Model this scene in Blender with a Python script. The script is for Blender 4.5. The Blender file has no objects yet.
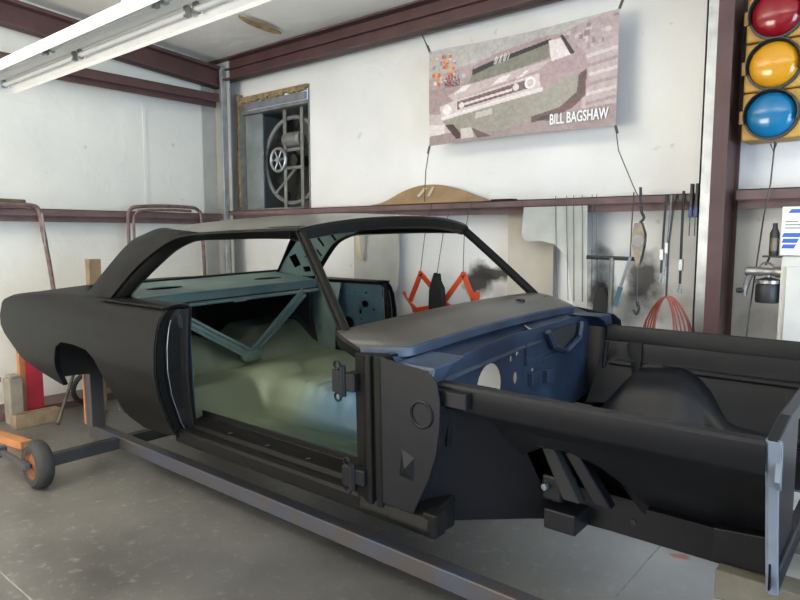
import bpy, bmesh, math, random
import numpy as np
from mathutils import Vector, Matrix
random.seed(7)
S = bpy.context.scene
COL = S.collection
R = math.radians

# ---------------------------------------------------------------- camera, world, lights, exposure
cam = bpy.data.cameras.new('camera'); cam.lens = 28.71; cam.sensor_width = 36; cam.clip_start = 0.05
co = bpy.data.objects.new('camera', cam); COL.objects.link(co)
co.location = (0, 0, 1.5); co.rotation_euler = (R(90 - 5.88), 0, R(39.64)); S.camera = co

W = bpy.data.worlds.new('sky'); S.world = W; W.use_nodes = True
W.node_tree.nodes['Background'].inputs[0].default_value = (0.62, 0.78, 1.0, 1)
W.node_tree.nodes['Background'].inputs[1].default_value = 1.0

def area(name, loc, rot, sx, sy, power, col):
    l = bpy.data.lights.new(name, 'AREA'); l.shape = 'RECTANGLE'; l.size = sx; l.size_y = sy
    l.energy = power; l.color = col
    o = bpy.data.objects.new(name, l); COL.objects.link(o); o.location = loc; o.rotation_euler = rot
    return o
# daylight through the open roll-up door in the right wall, daylight through the two openings behind the camera
area('daylight_side_door', (4.15, 0.6, 1.25), (0, R(95), 0), 2.4, 3.6, 420, (0.60, 0.77, 1.0))
area('daylight_bay_door', (-4.0, -4.4, 1.0), (R(116), 0, 0), 3.4, 1.9, 355, (1.0, 0.945, 0.84))
# unseen uplights added to brighten the ceiling
area('added_ceiling_uplight', (-3.4, -0.6, 2.5), (R(180), 0, 0), 2.4, 0.5, 270, (1.0, 0.96, 0.85))
area('added_ceiling_uplight', (0.4, -0.6, 2.5), (R(180), 0, 0), 2.4, 0.5, 190, (1.0, 0.96, 0.85))
S.view_settings.view_transform = 'Standard'; S.view_settings.look = 'None'
S.view_settings.exposure = -0.14; S.view_settings.gamma = 1.0; S.view_settings.use_curve_mapping = False

# ---------------------------------------------------------------- materials
def mat(name, col, rough=0.5, metal=0.0, var=0.0, scale=6.0, bump=0.0, bscale=60.0, col2=None, spec=0.5, emit=None, detail=4):
    m = bpy.data.materials.new(name); m.use_nodes = True
    nt = m.node_tree; b = nt.nodes['Principled BSDF']; L = nt.links.new
    b.inputs['Roughness'].default_value = rough; b.inputs['Metallic'].default_value = metal
    b.inputs['Specular IOR Level'].default_value = spec
    c = (*col, 1)
    tc = nt.nodes.new('ShaderNodeTexCoord')
    if col2 is None:
        col2 = tuple(x * (1 - var) for x in col)
    n = nt.nodes.new('ShaderNodeTexNoise'); n.inputs['Scale'].default_value = scale; n.inputs['Detail'].default_value = detail
    L(tc.outputs['Object'], n.inputs['Vector'])
    r = nt.nodes.new('ShaderNodeValToRGB'); r.color_ramp.elements[0].position = 0.35; r.color_ramp.elements[1].position = 0.65
    r.color_ramp.elements[0].color = (*col2, 1); r.color_ramp.elements[1].color = c
    L(n.outputs['Fac'], r.inputs['Fac']); L(r.outputs['Color'], b.inputs['Base Color'])
    if bump:
        n2 = nt.nodes.new('ShaderNodeTexNoise'); n2.inputs['Scale'].default_value = bscale; n2.inputs['Detail'].default_value = 3
        L(tc.outputs['Object'], n2.inputs['Vector'])
        bp = nt.nodes.new('ShaderNodeBump'); bp.inputs['Strength'].default_value = bump; bp.inputs['Distance'].default_value = 0.01
        L(n2.outputs['Fac'], bp.inputs['Height']); L(bp.outputs['Normal'], b.inputs['Normal'])
    return m

M = {}
M['black'] = mat('satin_black_paint', (0.0062, 0.0060, 0.0057), 0.45, var=0.15, scale=3, bump=0.03, bscale=25, spec=0.13)
M['dusty'] = mat('dusty_black_paint', (0.060, 0.056, 0.050), 0.30, var=0.35, scale=2.5, bump=0.03, bscale=25)
M['roof_dust_sheen'] = mat('dusty_sheen_roof_paint', (0.15, 0.147, 0.135), 0.33, var=0.3, scale=2.0, bump=0.03, bscale=25)  # dust, plus the reflection of bright walls put into a lighter black
M['bay'] = mat('engine_bay_black', (0.0070, 0.0075, 0.0098), 0.40, var=0.2, scale=4, bump=0.04, bscale=25, spec=0.22)
M['blue'] = mat('daylight_blue_bay_tint', (0.026, 0.044, 0.078), 0.40, scale=5, col2=(0.012, 0.019, 0.036), bump=0.05, bscale=25)  # blue daylight on the forward-facing metal put into the colour
M['paleblue'] = mat('pale_blue_reflection', (0.16, 0.19, 0.24), 0.35, var=0.2, scale=12)  # glossy highlight on the yoke edges put into the base colour
M['teal'] = mat('aqua_interior_paint', (0.155, 0.215, 0.185), 0.42, scale=2.2, col2=(0.075, 0.125, 0.130), bump=0.05, bscale=20)
M['tealfloor'] = mat('aqua_floor_paint', (0.19, 0.25, 0.19), 0.40, scale=2.0, col2=(0.08, 0.13, 0.11), bump=0.05, bscale=20)
M['tealblue'] = mat('blue_inner_paint', (0.062, 0.115, 0.15), 0.42, scale=3, col2=(0.05, 0.095, 0.125))
M['trunk'] = mat('trunk_undercoat', (0.012, 0.012, 0.012), 0.8, var=0.3)
M['seam'] = mat('bare_seam_edge', (0.20, 0.22, 0.26), 0.35, metal=0.6)
M['maroon'] = mat('red_oxide_primer', (0.082, 0.038, 0.037), 0.55, var=0.25, scale=5)
M['maroon2'] = mat('dusty_red_oxide', (0.155, 0.092, 0.088), 0.6, var=0.3, scale=7)
M['galv'] = mat('galvanised_steel', (0.42, 0.44, 0.45), 0.4, metal=0.7, var=0.25, scale=9)
M['greysteel'] = mat('grey_steel', (0.24, 0.24, 0.23), 0.5, metal=0.3, var=0.3, scale=9)
M['darksteel'] = mat('dark_steel', (0.045, 0.045, 0.047), 0.5, metal=0.4, var=0.3)
M['rubber'] = mat('black_rubber', (0.03, 0.029, 0.027), 0.75, var=0.25, scale=20)
M['blackstuff'] = mat('flat_black', (0.012, 0.012, 0.012), 0.8)
M['whitemetal'] = mat('white_enamel', (0.80, 0.79, 0.76), 0.35, var=0.06, scale=5)
M['tube'] = mat('fluorescent_glass', (0.62, 0.63, 0.62), 0.2)
M['wood'] = mat('weathered_wood', (0.30, 0.215, 0.13), 0.75, var=0.35, scale=9, bump=0.2)
M['greywood'] = mat('greyed_timber', (0.115, 0.105, 0.08), 0.8, var=0.35, scale=9, bump=0.2)
M['orangewood'] = mat('orange_stained_wood', (0.46, 0.19, 0.075), 0.6, var=0.25, scale=9)
M['red'] = mat('red_paint', (0.50, 0.03, 0.05), 0.5, var=0.2)
M['orange'] = mat('orange_red_enamel', (0.72, 0.085, 0.022), 0.35, var=0.15)
M['cardboard'] = mat('brown_cardboard', (0.36, 0.235, 0.125), 0.8, var=0.2, scale=6)
M['greyboard'] = mat('grey_board', (0.40, 0.40, 0.37), 0.7, var=0.15, scale=4)
M['tanboard'] = mat('tan_hardboard', (0.47, 0.43, 0.37), 0.7, var=0.12, scale=4)
M['sheet'] = mat('dull_sheet_metal', (0.45, 0.46, 0.43), 0.55, metal=0.15, var=0.2, scale=5)
M['wire'] = mat('thin_dark_wire', (0.08, 0.075, 0.07), 0.5, metal=0.4)
M['hose'] = mat('red_rubber_hose', (0.32, 0.075, 0.05), 0.5, var=0.25, scale=12)
M['rusttube'] = mat('rusty_purple_tube', (0.21, 0.13, 0.125), 0.55, metal=0.25, var=0.4, scale=18)
M['olive'] = mat('olive_canvas', (0.10, 0.095, 0.06), 0.9, var=0.3, scale=12)
M['tyellow'] = mat('traffic_yellow', (0.50, 0.28, 0.05), 0.5, var=0.25, scale=7)
M['lred'] = mat('red_lens', (0.24, 0.005, 0.012), 0.12, var=0.2, scale=5)
M['lyel'] = mat('amber_lens', (0.62, 0.29, 0.015), 0.12, var=0.15, scale=5)
M['lblue'] = mat('blue_lens', (0.008, 0.155, 0.34), 0.12, var=0.2, scale=5)
M['white'] = mat('white_card', (0.80, 0.81, 0.80), 0.6, var=0.03)
M['blueprint'] = mat('blue_print', (0.03, 0.11, 0.45), 0.5)
M['cabinet'] = mat('offwhite_cabinet', (0.62, 0.61, 0.57), 0.5, var=0.06)
M['gold'] = mat('brass_tool_metal', (0.17, 0.15, 0.11), 0.4, metal=0.4, var=0.4, scale=20)
M['bluetool'] = mat('blue_tool_grip', (0.04, 0.07, 0.22), 0.5)
M['tealtool'] = mat('teal_tool_grip', (0.06, 0.13, 0.15), 0.5)
M['masonry'] = mat('grey_brown_carton', (0.27, 0.235, 0.19), 0.85, var=0.3, scale=9)
M['tan'] = mat('pale_tan_strip', (0.58, 0.49, 0.34), 0.6, var=0.15)
M['cart'] = mat('blue_grey_worn_steel', (0.050, 0.056, 0.080), 0.5, metal=0.1, scale=5, col2=(0.060, 0.050, 0.045))
M['rust'] = mat('rusty_steel', (0.28, 0.12, 0.06), 0.7, metal=0.2, var=0.4, scale=14)
M['foam'] = mat('torn_brown_insulation', (0.33, 0.24, 0.13), 0.95, var=0.5, scale=18, bump=0.6, bscale=30)
M['bulge'] = mat('vinyl', (0.66, 0.66, 0.64), 0.5)
M['fanglass'] = mat('dusty_grey_panel', (0.22, 0.25, 0.25), 0.5, var=0.3, scale=5)
M['copper'] = mat('dull_alloy', (0.36, 0.35, 0.34), 0.35, metal=0.7, var=0.3, scale=14)
M['joint'] = mat('pale_joint_filler', (0.30, 0.29, 0.27), 0.8, var=0.3, scale=20)

def wall_mat(name, base, stains=()):
    """white vinyl-faced insulation with faint seams, wrinkles and dirt; stains = (centre, radius) of black overspray"""
    m = bpy.data.materials.new(name); m.use_nodes = True
    nt = m.node_tree; N = nt.nodes.new; L = nt.links.new; b = nt.nodes['Principled BSDF']
    b.inputs['Roughness'].default_value = 0.45
    tc = N('ShaderNodeTexCoord')
    n = N('ShaderNodeTexNoise'); n.inputs['Scale'].default_value = 1.3; n.inputs['Detail'].default_value = 6
    L(tc.outputs['Object'], n.inputs['Vector'])
    r = N('ShaderNodeValToRGB'); r.color_ramp.elements[0].position = 0.3; r.color_ramp.elements[1].position = 0.62
    r.color_ramp.elements[0].color = (*[c * 0.88 for c in base], 1); r.color_ramp.elements[1].color = (*base, 1)
    L(n.outputs['Fac'], r.inputs['Fac'])
    # small dirt specks
    v = N('ShaderNodeTexNoise'); v.inputs['Scale'].default_value = 9; v.inputs['Detail'].default_value = 2
    L(tc.outputs['Object'], v.inputs['Vector'])
    vr = N('ShaderNodeValToRGB'); vr.color_ramp.elements[0].position = 0.72; vr.color_ramp.elements[1].position = 0.80
    vr.color_ramp.elements[0].color = (0, 0, 0, 1); vr.color_ramp.elements[1].color = (0.4, 0.4, 0.4, 1)
    L(v.outputs['Fac'], vr.inputs['Fac'])
    mx = N('ShaderNodeMixRGB'); mx.inputs[2].default_value = (0.28, 0.25, 0.21, 1)
    L(vr.outputs['Color'], mx.inputs[0]); L(r.outputs['Color'], mx.inputs[1])
    last = mx.outputs[0]
    n3 = N('ShaderNodeTexNoise'); n3.inputs['Scale'].default_value = 7; n3.inputs['Detail'].default_value = 5
    L(tc.outputs['Object'], n3.inputs['Vector'])
    for (c, rad, strength) in stains:
        sub = N('ShaderNodeVectorMath'); sub.operation = 'SUBTRACT'; sub.inputs[1].default_value = c
        L(tc.outputs['Object'], sub.inputs[0])
        dv = N('ShaderNodeVectorMath'); dv.operation = 'DIVIDE'; dv.inputs[1].default_value = rad
        L(sub.outputs[0], dv.inputs[0])
        ln = N('ShaderNodeVectorMath'); ln.operation = 'LENGTH'; L(dv.outputs[0], ln.inputs[0])
        ad = N('ShaderNodeMath'); ad.operation = 'MULTIPLY_ADD'; ad.inputs[1].default_value = 2.2; L(n3.outputs['Fac'], ad.inputs[0])
        L(ln.outputs['Value'], ad.inputs[2])
        rr = N('ShaderNodeMapRange'); rr.inputs[1].default_value = 1.65; rr.inputs[2].default_value = 2.45
        rr.inputs[3].default_value = strength; rr.inputs[4].default_value = 0
        L(ad.outputs[0], rr.inputs[0])
        mm = N('ShaderNodeMixRGB'); mm.inputs[2].default_value = (0.03, 0.028, 0.027, 1)
        L(rr.outputs[0], mm.inputs[0]); L(last, mm.inputs[1]); last = mm.outputs[0]
    L(last, b.inputs['Base Color'])
    w = N('ShaderNodeTexNoise'); w.inputs['Scale'].default_value = 3; w.inputs['Detail'].default_value = 4; w.inputs['Distortion'].default_value = 1.2
    L(tc.outputs['Object'], w.inputs['Vector'])
    bp = N('ShaderNodeBump'); bp.inputs['Strength'].default_value = 0.25; bp.inputs['Distance'].default_value = 0.03
    L(w.outputs['Fac'], bp.inputs['Height']); L(bp.outputs['Normal'], b.inputs['Normal'])
    return m

def floor_mat():
    m = bpy.data.materials.new('worn_concrete'); m.use_nodes = True
    nt = m.node_tree; N = nt.nodes.new; L = nt.links.new; b = nt.nodes['Principled BSDF']
    tc = N('ShaderNodeTexCoord')
    n = N('ShaderNodeTexNoise'); n.inputs['Scale'].default_value = 0.9; n.inputs['Detail'].default_value = 7; n.inputs['Roughness'].default_value = 0.62
    L(tc.outputs['Object'], n.inputs['Vector'])
    r = N('ShaderNodeValToRGB'); r.color_ramp.elements[0].position = 0.32; r.color_ramp.elements[1].position = 0.68
    r.color_ramp.elements[0].color = (0.075, 0.070, 0.064, 1); r.color_ramp.elements[1].color = (0.165, 0.158, 0.145, 1)
    L(n.outputs['Fac'], r.inputs['Fac'])
    n2 = N('ShaderNodeTexNoise'); n2.inputs['Scale'].default_value = 16; n2.inputs['Detail'].default_value = 5; n2.inputs['Roughness'].default_value = 0.7
    L(tc.outputs['Object'], n2.inputs['Vector'])
    r2 = N('ShaderNodeValToRGB'); r2.color_ramp.elements[0].position = 0.56; r2.color_ramp.elements[1].position = 0.70
    r2.color_ramp.elements[0].color = (0, 0, 0, 1); r2.color_ramp.elements[1].color = (0.55, 0.55, 0.55, 1)
    L(n2.outputs['Fac'], r2.inputs['Fac'])
    mx = N('ShaderNodeMixRGB'); mx.inputs[2].default_value = (0.30, 0.30, 0.30, 1)
    L(r2.outputs['Color'], mx.inputs[0]); L(r.outputs['Color'], mx.inputs[1])
    # worn red spray mark on the slab
    sub = N('ShaderNodeVectorMath'); sub.operation = 'SUBTRACT'; sub.inputs[1].default_value = (-.80, 3.03, 0); L(tc.outputs['Object'], sub.inputs[0])
    dv = N('ShaderNodeVectorMath'); dv.operation = 'DIVIDE'; dv.inputs[1].default_value = (.055, .028, 1); L(sub.outputs[0], dv.inputs[0])
    ln = N('ShaderNodeVectorMath'); ln.operation = 'LENGTH'; L(dv.outputs[0], ln.inputs[0])
    ad = N('ShaderNodeMath'); ad.operation = 'MULTIPLY_ADD'; ad.inputs[1].default_value = 2.0; L(n2.outputs['Fac'], ad.inputs[0]); L(ln.outputs['Value'], ad.inputs[2])
    mr = N('ShaderNodeMapRange'); mr.inputs[1].default_value = 1.7; mr.inputs[2].default_value = 2.1; mr.inputs[3].default_value = .85; mr.inputs[4].default_value = 0; L(ad.outputs[0], mr.inputs[0])
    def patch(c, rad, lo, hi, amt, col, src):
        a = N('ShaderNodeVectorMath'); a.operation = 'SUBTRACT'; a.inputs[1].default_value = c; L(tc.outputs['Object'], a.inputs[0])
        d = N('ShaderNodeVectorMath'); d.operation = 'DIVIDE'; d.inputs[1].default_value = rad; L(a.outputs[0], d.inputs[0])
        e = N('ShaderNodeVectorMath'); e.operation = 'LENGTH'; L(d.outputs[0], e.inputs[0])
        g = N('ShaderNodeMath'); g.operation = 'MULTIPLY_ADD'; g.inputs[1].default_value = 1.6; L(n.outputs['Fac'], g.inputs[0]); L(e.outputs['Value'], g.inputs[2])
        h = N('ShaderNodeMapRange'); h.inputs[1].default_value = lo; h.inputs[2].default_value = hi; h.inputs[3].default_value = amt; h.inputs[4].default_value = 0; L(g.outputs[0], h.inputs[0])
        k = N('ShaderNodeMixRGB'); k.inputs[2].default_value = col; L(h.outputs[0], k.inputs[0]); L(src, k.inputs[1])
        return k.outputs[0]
    # bright floor reflection painted in at the front; oil stain plus painted car shade
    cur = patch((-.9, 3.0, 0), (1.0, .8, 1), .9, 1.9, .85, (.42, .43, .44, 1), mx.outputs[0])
    cur = patch((-2.2, 1.75, 0), (1.0, .55, 1), .9, 2.0, .7, (.052, .052, .055, 1), cur)
    m2 = N('ShaderNodeMixRGB'); m2.inputs[2].default_value = (.42, .13, .09, 1); L(mr.outputs[0], m2.inputs[0]); L(cur, m2.inputs[1])
    L(m2.outputs[0], b.inputs['Base Color'])
    rr = N('ShaderNodeMapRange'); rr.inputs[3].default_value = 0.24; rr.inputs[4].default_value = 0.44
    L(n.outputs['Fac'], rr.inputs[0]); L(rr.outputs[0], b.inputs['Roughness'])
    bp = N('ShaderNodeBump'); bp.inputs['Strength'].default_value = 0.08; bp.inputs['Distance'].default_value = 0.01
    L(n2.outputs['Fac'], bp.inputs['Height']); L(bp.outputs['Normal'], b.inputs['Normal'])
    return m
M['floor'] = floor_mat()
M['wall_back'] = wall_mat('white_wall_vinyl', (0.74, 0.74, 0.73), [
    ((-2.66, 4.3, 1.19), (0.22, 1, 0.055), 0.97), ((-2.76, 4.3, 1.14), (0.11, 1, 0.13), 0.95),
    ((-1.755, 4.3, 1.09), (0.10, 1, 0.26), 0.97), ((-1.46, 4.3, 1.20), (0.11, 1, 0.15), 0.95),
    ((-1.60, 4.3, 1.0), (0.20, 1, 0.14), 0.6), ((-1.30, 4.3, 1.05), (0.16, 1, 0.12), 0.3), ((-0.78, 4.3, 0.98), (0.12, 1, 0.10), 0.3)])
M['wall_left'] = wall_mat('warm_white_vinyl', (0.78, 0.775, 0.72))
M['ceil'] = wall_mat('ceiling_vinyl', (0.80, 0.79, 0.75))

# ---------------------------------------------------------------- helpers
def tag(o, label, cat, group=None):
    o['label'] = label; o['category'] = cat
    if group: o['group'] = group
    return o
def empty(name, loc, label=None, cat=None, group=None, rot=(0, 0, 0)):
    o = bpy.data.objects.new(name, None); COL.objects.link(o); o.location = loc; o.rotation_euler = rot
    o.empty_display_size = 0.1
    if label: tag(o, label, cat, group)
    return o
ORG = {}
def origin_of(parent):
    """world position that mesh coordinates are taken relative to"""
    p = Vector((0, 0, 0)); q = parent
    while q is not None:
        p += Vector(ORG.get(q.name, q.location)); q = q.parent
    return p
def smooth_group():
    g = bpy.data.node_groups.new('smooth_by_angle', 'GeometryNodeTree')
    g.interface.new_socket('Geometry', in_out='INPUT', socket_type='NodeSocketGeometry')
    g.interface.new_socket('Geometry', in_out='OUTPUT', socket_type='NodeSocketGeometry')
    i = g.nodes.new('NodeGroupInput'); o = g.nodes.new('NodeGroupOutput')
    a = g.nodes.new('GeometryNodeSetShadeSmooth'); a.domain = 'FACE'; a.inputs['Shade Smooth'].default_value = True
    b = g.nodes.new('GeometryNodeSetShadeSmooth'); b.domain = 'EDGE'; b.inputs['Shade Smooth'].default_value = False
    e = g.nodes.new('GeometryNodeInputMeshEdgeAngle'); c = g.nodes.new('FunctionNodeCompare'); c.operation = 'GREATER_THAN'
    c.inputs[1].default_value = R(38)
    g.links.new(e.outputs[0], c.inputs[0]); g.links.new(c.outputs[0], b.inputs['Selection'])
    g.links.new(i.outputs[0], a.inputs['Geometry']); g.links.new(a.outputs[0], b.inputs['Geometry']); g.links.new(b.outputs[0], o.inputs[0])
    return g
SMOOTH = smooth_group()
def mk(name, me, m, parent=None, smooth=False, bevel=0.0, solid=0.0, soff=0.0, base=True):
    """link a mesh given in world coordinates; a child is stored relative to its parent, a top-level thing at its own base"""
    if parent is not None:
        off = origin_of(parent)
    else:
        vs = [v.co for v in me.vertices]
        xs = [v.x for v in vs]; ys = [v.y for v in vs]; zs = [v.z for v in vs]
        off = Vector(((min(xs) + max(xs)) / 2, (min(ys) + max(ys)) / 2, min(zs))) if base else Vector((0, 0, 0))
    me.transform(Matrix.Translation(-off)); me.update()
    me.name = name
    me.materials.clear(); me.materials.append(M[m] if isinstance(m, str) else m)
    o = bpy.data.objects.new(name, me); COL.objects.link(o)
    if parent is not None:
        o.parent = parent
    else:
        o.location = off
    if smooth:
        for p in me.polygons: p.use_smooth = True
        me.set_sharp_from_angle(angle=R(38))
    if solid:
        s = o.modifiers.new('thickness', 'SOLIDIFY'); s.thickness = solid; s.offset = soff
    if smooth and solid:
        q = o.modifiers.new('smooth', 'NODES'); q.node_group = SMOOTH
    if bevel:
        b = o.modifiers.new('bevel', 'BEVEL'); b.width = bevel; b.segments = 2; b.limit_method = 'ANGLE'; b.angle_limit = R(40)
    return o
def pd(verts, faces):
    me = bpy.data.meshes.new('m'); me.from_pydata([tuple(v) for v in verts], [], faces); me.validate(); me.update()
    bm = bmesh.new(); bm.from_mesh(me); bmesh.ops.recalc_face_normals(bm, faces=bm.faces); bm.to_mesh(me); bm.free()
    return me
class MB:
    """collects shapes into one mesh"""
    def __init__(s): s.v = []; s.f = []
    def add(s, v, f):
        o = len(s.v); s.v += [tuple(x) for x in v]; s.f += [tuple(i + o for i in q) for q in f]; return s
    def box(s, x0, x1, y0, y1, z0, z1, rot=None, piv=None):
        v = [(x, y, z) for x in (x0, x1) for y in (y0, y1) for z in (z0, z1)]
        if rot is not None:
            pv = Vector(piv if piv else ((x0 + x1) / 2, (y0 + y1) / 2, (z0 + z1) / 2))
            v = [tuple(pv + rot @ (Vector(q) - pv)) for q in v]
        return s.add(v, [(0, 1, 3, 2), (4, 6, 7, 5), (0, 4, 5, 1), (2, 3, 7, 6), (0, 2, 6, 4), (1, 5, 7, 3)])
    def tube(s, pts, r, n=8, cyc=False):
        P = [Vector(p) for p in pts]; k = len(P); rs = r if isinstance(r, (list, tuple)) else [r] * k
        v = []; f = []; up = None
        for i, p in enumerate(P):
            if cyc: t = P[(i + 1) % k] - P[i - 1]
            else: t = P[min(i + 1, k - 1)] - P[max(i - 1, 0)]
            t.normalize()
            if up is None:
                up = Vector((0, 0, 1)) if abs(t.z) < 0.9 else Vector((1, 0, 0))
            a = t.cross(up)
            if a.length < 1e-5: a = t.cross(Vector((0, 1, 0.1)))
            a.normalize(); b = a.cross(t); b.normalize(); up = b
            for j in range(n):
                th = 2 * math.pi * j / n
                v.append(p + (a * math.cos(th) + b * math.sin(th)) * rs[i])
        for i in range(k if cyc else k - 1):
            i2 = (i + 1) % k
            for j in range(n):
                f.append((i * n + j, i * n + (j + 1) % n, i2 * n + (j + 1) % n, i2 * n + j))
        if not cyc:
            f.append(tuple(range(n))[::-1]); f.append(tuple((k - 1) * n + j for j in range(n)))
        return s.add(v, f)
    def prism(s, poly, fn, w0, w1):
        """extrude a 2D polygon (u,v) between w0 and w1 through fn(u,v,w)"""
        n = len(poly); v = [fn(a, b, w0) for a, b in poly] + [fn(a, b, w1) for a, b in poly]
        f = [tuple(range(n)), tuple(range(n, 2 * n))[::-1]] + [(i, (i + 1) % n, n + (i + 1) % n, n + i) for i in range(n)]
        return s.add(v, f)
    def lathe(s, prof, c, axis='z', n=24, caps=True):
        v = []; f = []
        for (r, h) in prof:
            for j in range(n):
                t = 2 * math.pi * j / n; a, b = r * math.cos(t), r * math.sin(t)
                v.append({'z': (c[0] + a, c[1] + b, c[2] + h), 'y': (c[0] + a, c[1] + h, c[2] + b), 'x': (c[0] + h, c[1] + a, c[2] + b)}[axis])
        for i in range(len(prof) - 1):
            for j in range(n):
                f.append((i * n + j, i * n + (j + 1) % n, (i + 1) * n + (j + 1) % n, (i + 1) * n + j))
        ringp = caps and prof[0] != prof[-1]
        if ringp and prof[0][0] > 1e-6: f.append(tuple(range(n)))
        if ringp and prof[-1][0] > 1e-6: f.append(tuple((len(prof) - 1) * n + j for j in range(n)))
        return s.add(v, f)
    def mesh(s):
        me = pd(s.v, s.f)
        return me
    def build(s, name, m, parent=None, **k): return mk(name, s.mesh(), m, parent, **k)
def grid(rows):
    n = len(rows[0]); v = [p for r in rows for p in r]
    f = [(i * n + j, i * n + j + 1, (i + 1) * n + j + 1, (i + 1) * n + j) for i in range(len(rows) - 1) for j in range(n - 1)]
    return v, f
def gridmesh(rows):
    bm_v, bm_f = grid(rows)
    me = pd(bm_v, bm_f); return me
def G(name, rows, m, parent=None, solid=0.006, smooth=True, soff=0.0, bevel=0.0):
    return mk(name, gridmesh(rows), m, parent, smooth=smooth, solid=solid, soff=soff, bevel=bevel)
def cat(pts, n):
    """Catmull-Rom through pts (any dimension), n samples in all"""
    P = [np.array(p, float) for p in pts]; k = len(P) - 1; out = []
    for s in np.linspace(0, k, n):
        i = min(int(s), k - 1); t = s - i
        p0, p1, p2, p3 = P[max(i - 1, 0)], P[i], P[i + 1], P[min(i + 2, k)]
        out.append(tuple(0.5 * (2 * p1 + (p2 - p0) * t + (2 * p0 - 5 * p1 + 4 * p2 - p3) * t * t + (3 * p1 - p0 - 3 * p2 + p3) * t ** 3)))
    return out
def lin(pts, n):
    P = [np.array(p, float) for p in pts]; k = len(P) - 1; out = []
    for s in np.linspace(0, k, n):
        i = min(int(s), k - 1); t = s - i; out.append(tuple(P[i] * (1 - t) + P[i + 1] * t))
    return out
def interp(x, tab):
    return float(np.interp(x, [t[0] for t in tab], [t[1] for t in tab]))
def circ(cx, cy, rx, ry=None, n=20, a0=0):
    ry = rx if ry is None else ry
    return [(cx + rx * math.cos(2 * math.pi * i / n + a0), cy + ry * math.sin(2 * math.pi * i / n + a0)) for i in range(n)]
def plate_mesh(outline, holes, fn, th):
    """flat sheet with holes: outline and holes are 2D polygons, fn maps (u,v,w) to the world"""
    cu = bpy.data.curves.new('c', 'CURVE'); cu.dimensions = '2D'; cu.fill_mode = 'BOTH'; cu.extrude = th / 2
    for poly in [outline] + list(holes):
        sp = cu.splines.new('POLY'); sp.points.add(len(poly) - 1); sp.use_cyclic_u = True
        for i, (a, b) in enumerate(poly): sp.points[i].co = (a, b, 0, 1)
    ob = bpy.data.objects.new('c', cu); COL.objects.link(ob)
    bpy.context.view_layer.update()
    me = bpy.data.meshes.new_from_object(ob.evaluated_get(bpy.context.evaluated_depsgraph_get()))
    bpy.data.objects.remove(ob); bpy.data.curves.remove(cu)
    for v in me.vertices: v.co = fn(*v.co)
    bm = bmesh.new(); bm.from_mesh(me); bmesh.ops.remove_doubles(bm, verts=bm.verts, dist=1e-5)
    bmesh.ops.recalc_face_normals(bm, faces=bm.faces); bm.to_mesh(me); bm.free()
    return me
def plate(name, outline, holes, fn, th, m, parent=None, **k):
    return mk(name, plate_mesh(outline, holes, fn, th), m, parent, **k)
def struct(o):
    o['kind'] = 'structure'; return o
def rz(a): return Matrix.Rotation(a, 3, 'Z')

# ---------------------------------------------------------------- the room
XL, YB, XR, YF = -6.0, 4.3, 4.3, -4.6
def zc(y): return 3.32 + (YB - y) / 13.0 if y > -0.2 else 3.32 + (YB + 0.2) / 13.0 - (-0.2 - y) / 13.0
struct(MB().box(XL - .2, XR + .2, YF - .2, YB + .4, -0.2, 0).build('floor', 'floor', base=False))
for (x0_, x1_, y0_, y1_) in ((-.915, -.907, YF, YB - .13), (XL + .35, XR, .945, .951)):
    struct(MB().box(x0_, x1_, y0_, y1_, -.004, .0012).build('floor_joint', 'joint', bpy.data.objects['floor']))
struct(plate('wall_back', [(XL - .2, 0), (XR + .2, 0), (XR + .2, 3.5), (XL - .2, 3.5)], [[(-5.74, 1.76), (-4.70, 1.76), (-4.70, 2.93), (-5.74, 2.93)]],
             lambda u, v, w: (u, YB + .03 + w, v), 0.06, 'wall_back', base=False))
wl = [(YB + .06, 0), (YF - .1, 0), (YF - .1, zc(YF)), (-0.2, zc(-0.2)), (YB + .06, zc(YB))]
struct(MB().prism(wl, lambda u, v, w: (w, u, v), XL - .06, XL).build('wall_left', 'wall_left', base=False))
struct(plate('wall_right', wl, [[(-1.3, 0.01), (2.5, 0.01), (2.5, 2.8), (-1.3, 2.8)]], lambda u, v, w: (XR + .03 + w, u, v), 0.06, 'wall_left', base=False))
struct(plate('wall_front', [(XL, 0), (XR, 0), (XR, zc(YF)), (XL, zc(YF))], [[(-5.8, 0.01), (-2.2, 0.01), (-2.2, 2.9), (-5.8, 2.9)]],
             lambda u, v, w: (u, YF - .03 + w, v), 0.06, 'wall_left', base=False))
rows = []
for y in (YB + .1, 3.2, 2.0, 0.9, -0.2, -1.6, -3.0, YF - .1):
    rows.append([(x, y, zc(y) + 0.012 * math.sin(x * 2.1 + y)) for x in np.linspace(XL - .1, XR + .1, 24)])
struct(G('ceiling', rows, 'ceil', solid=0.05))

def ibeam(name, y0, y1, x0, x1, z0, z1, along, m='maroon', fl=0.014):
    pass
# eave beam along the back wall: channel with upper and lower flange
mb = MB(); mb.box(XL, XR, 4.13, 4.145, 3.085, 3.30).box(XL, XR, 4.07, 4.20, 3.085, 3.10).box(XL, XR, 4.09, 4.2, 3.19, 3.202).box(XL, XR, 4.05, 4.2, 3.285, 3.30)
struct(mb.build('trim_1', 'maroon'))
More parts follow.
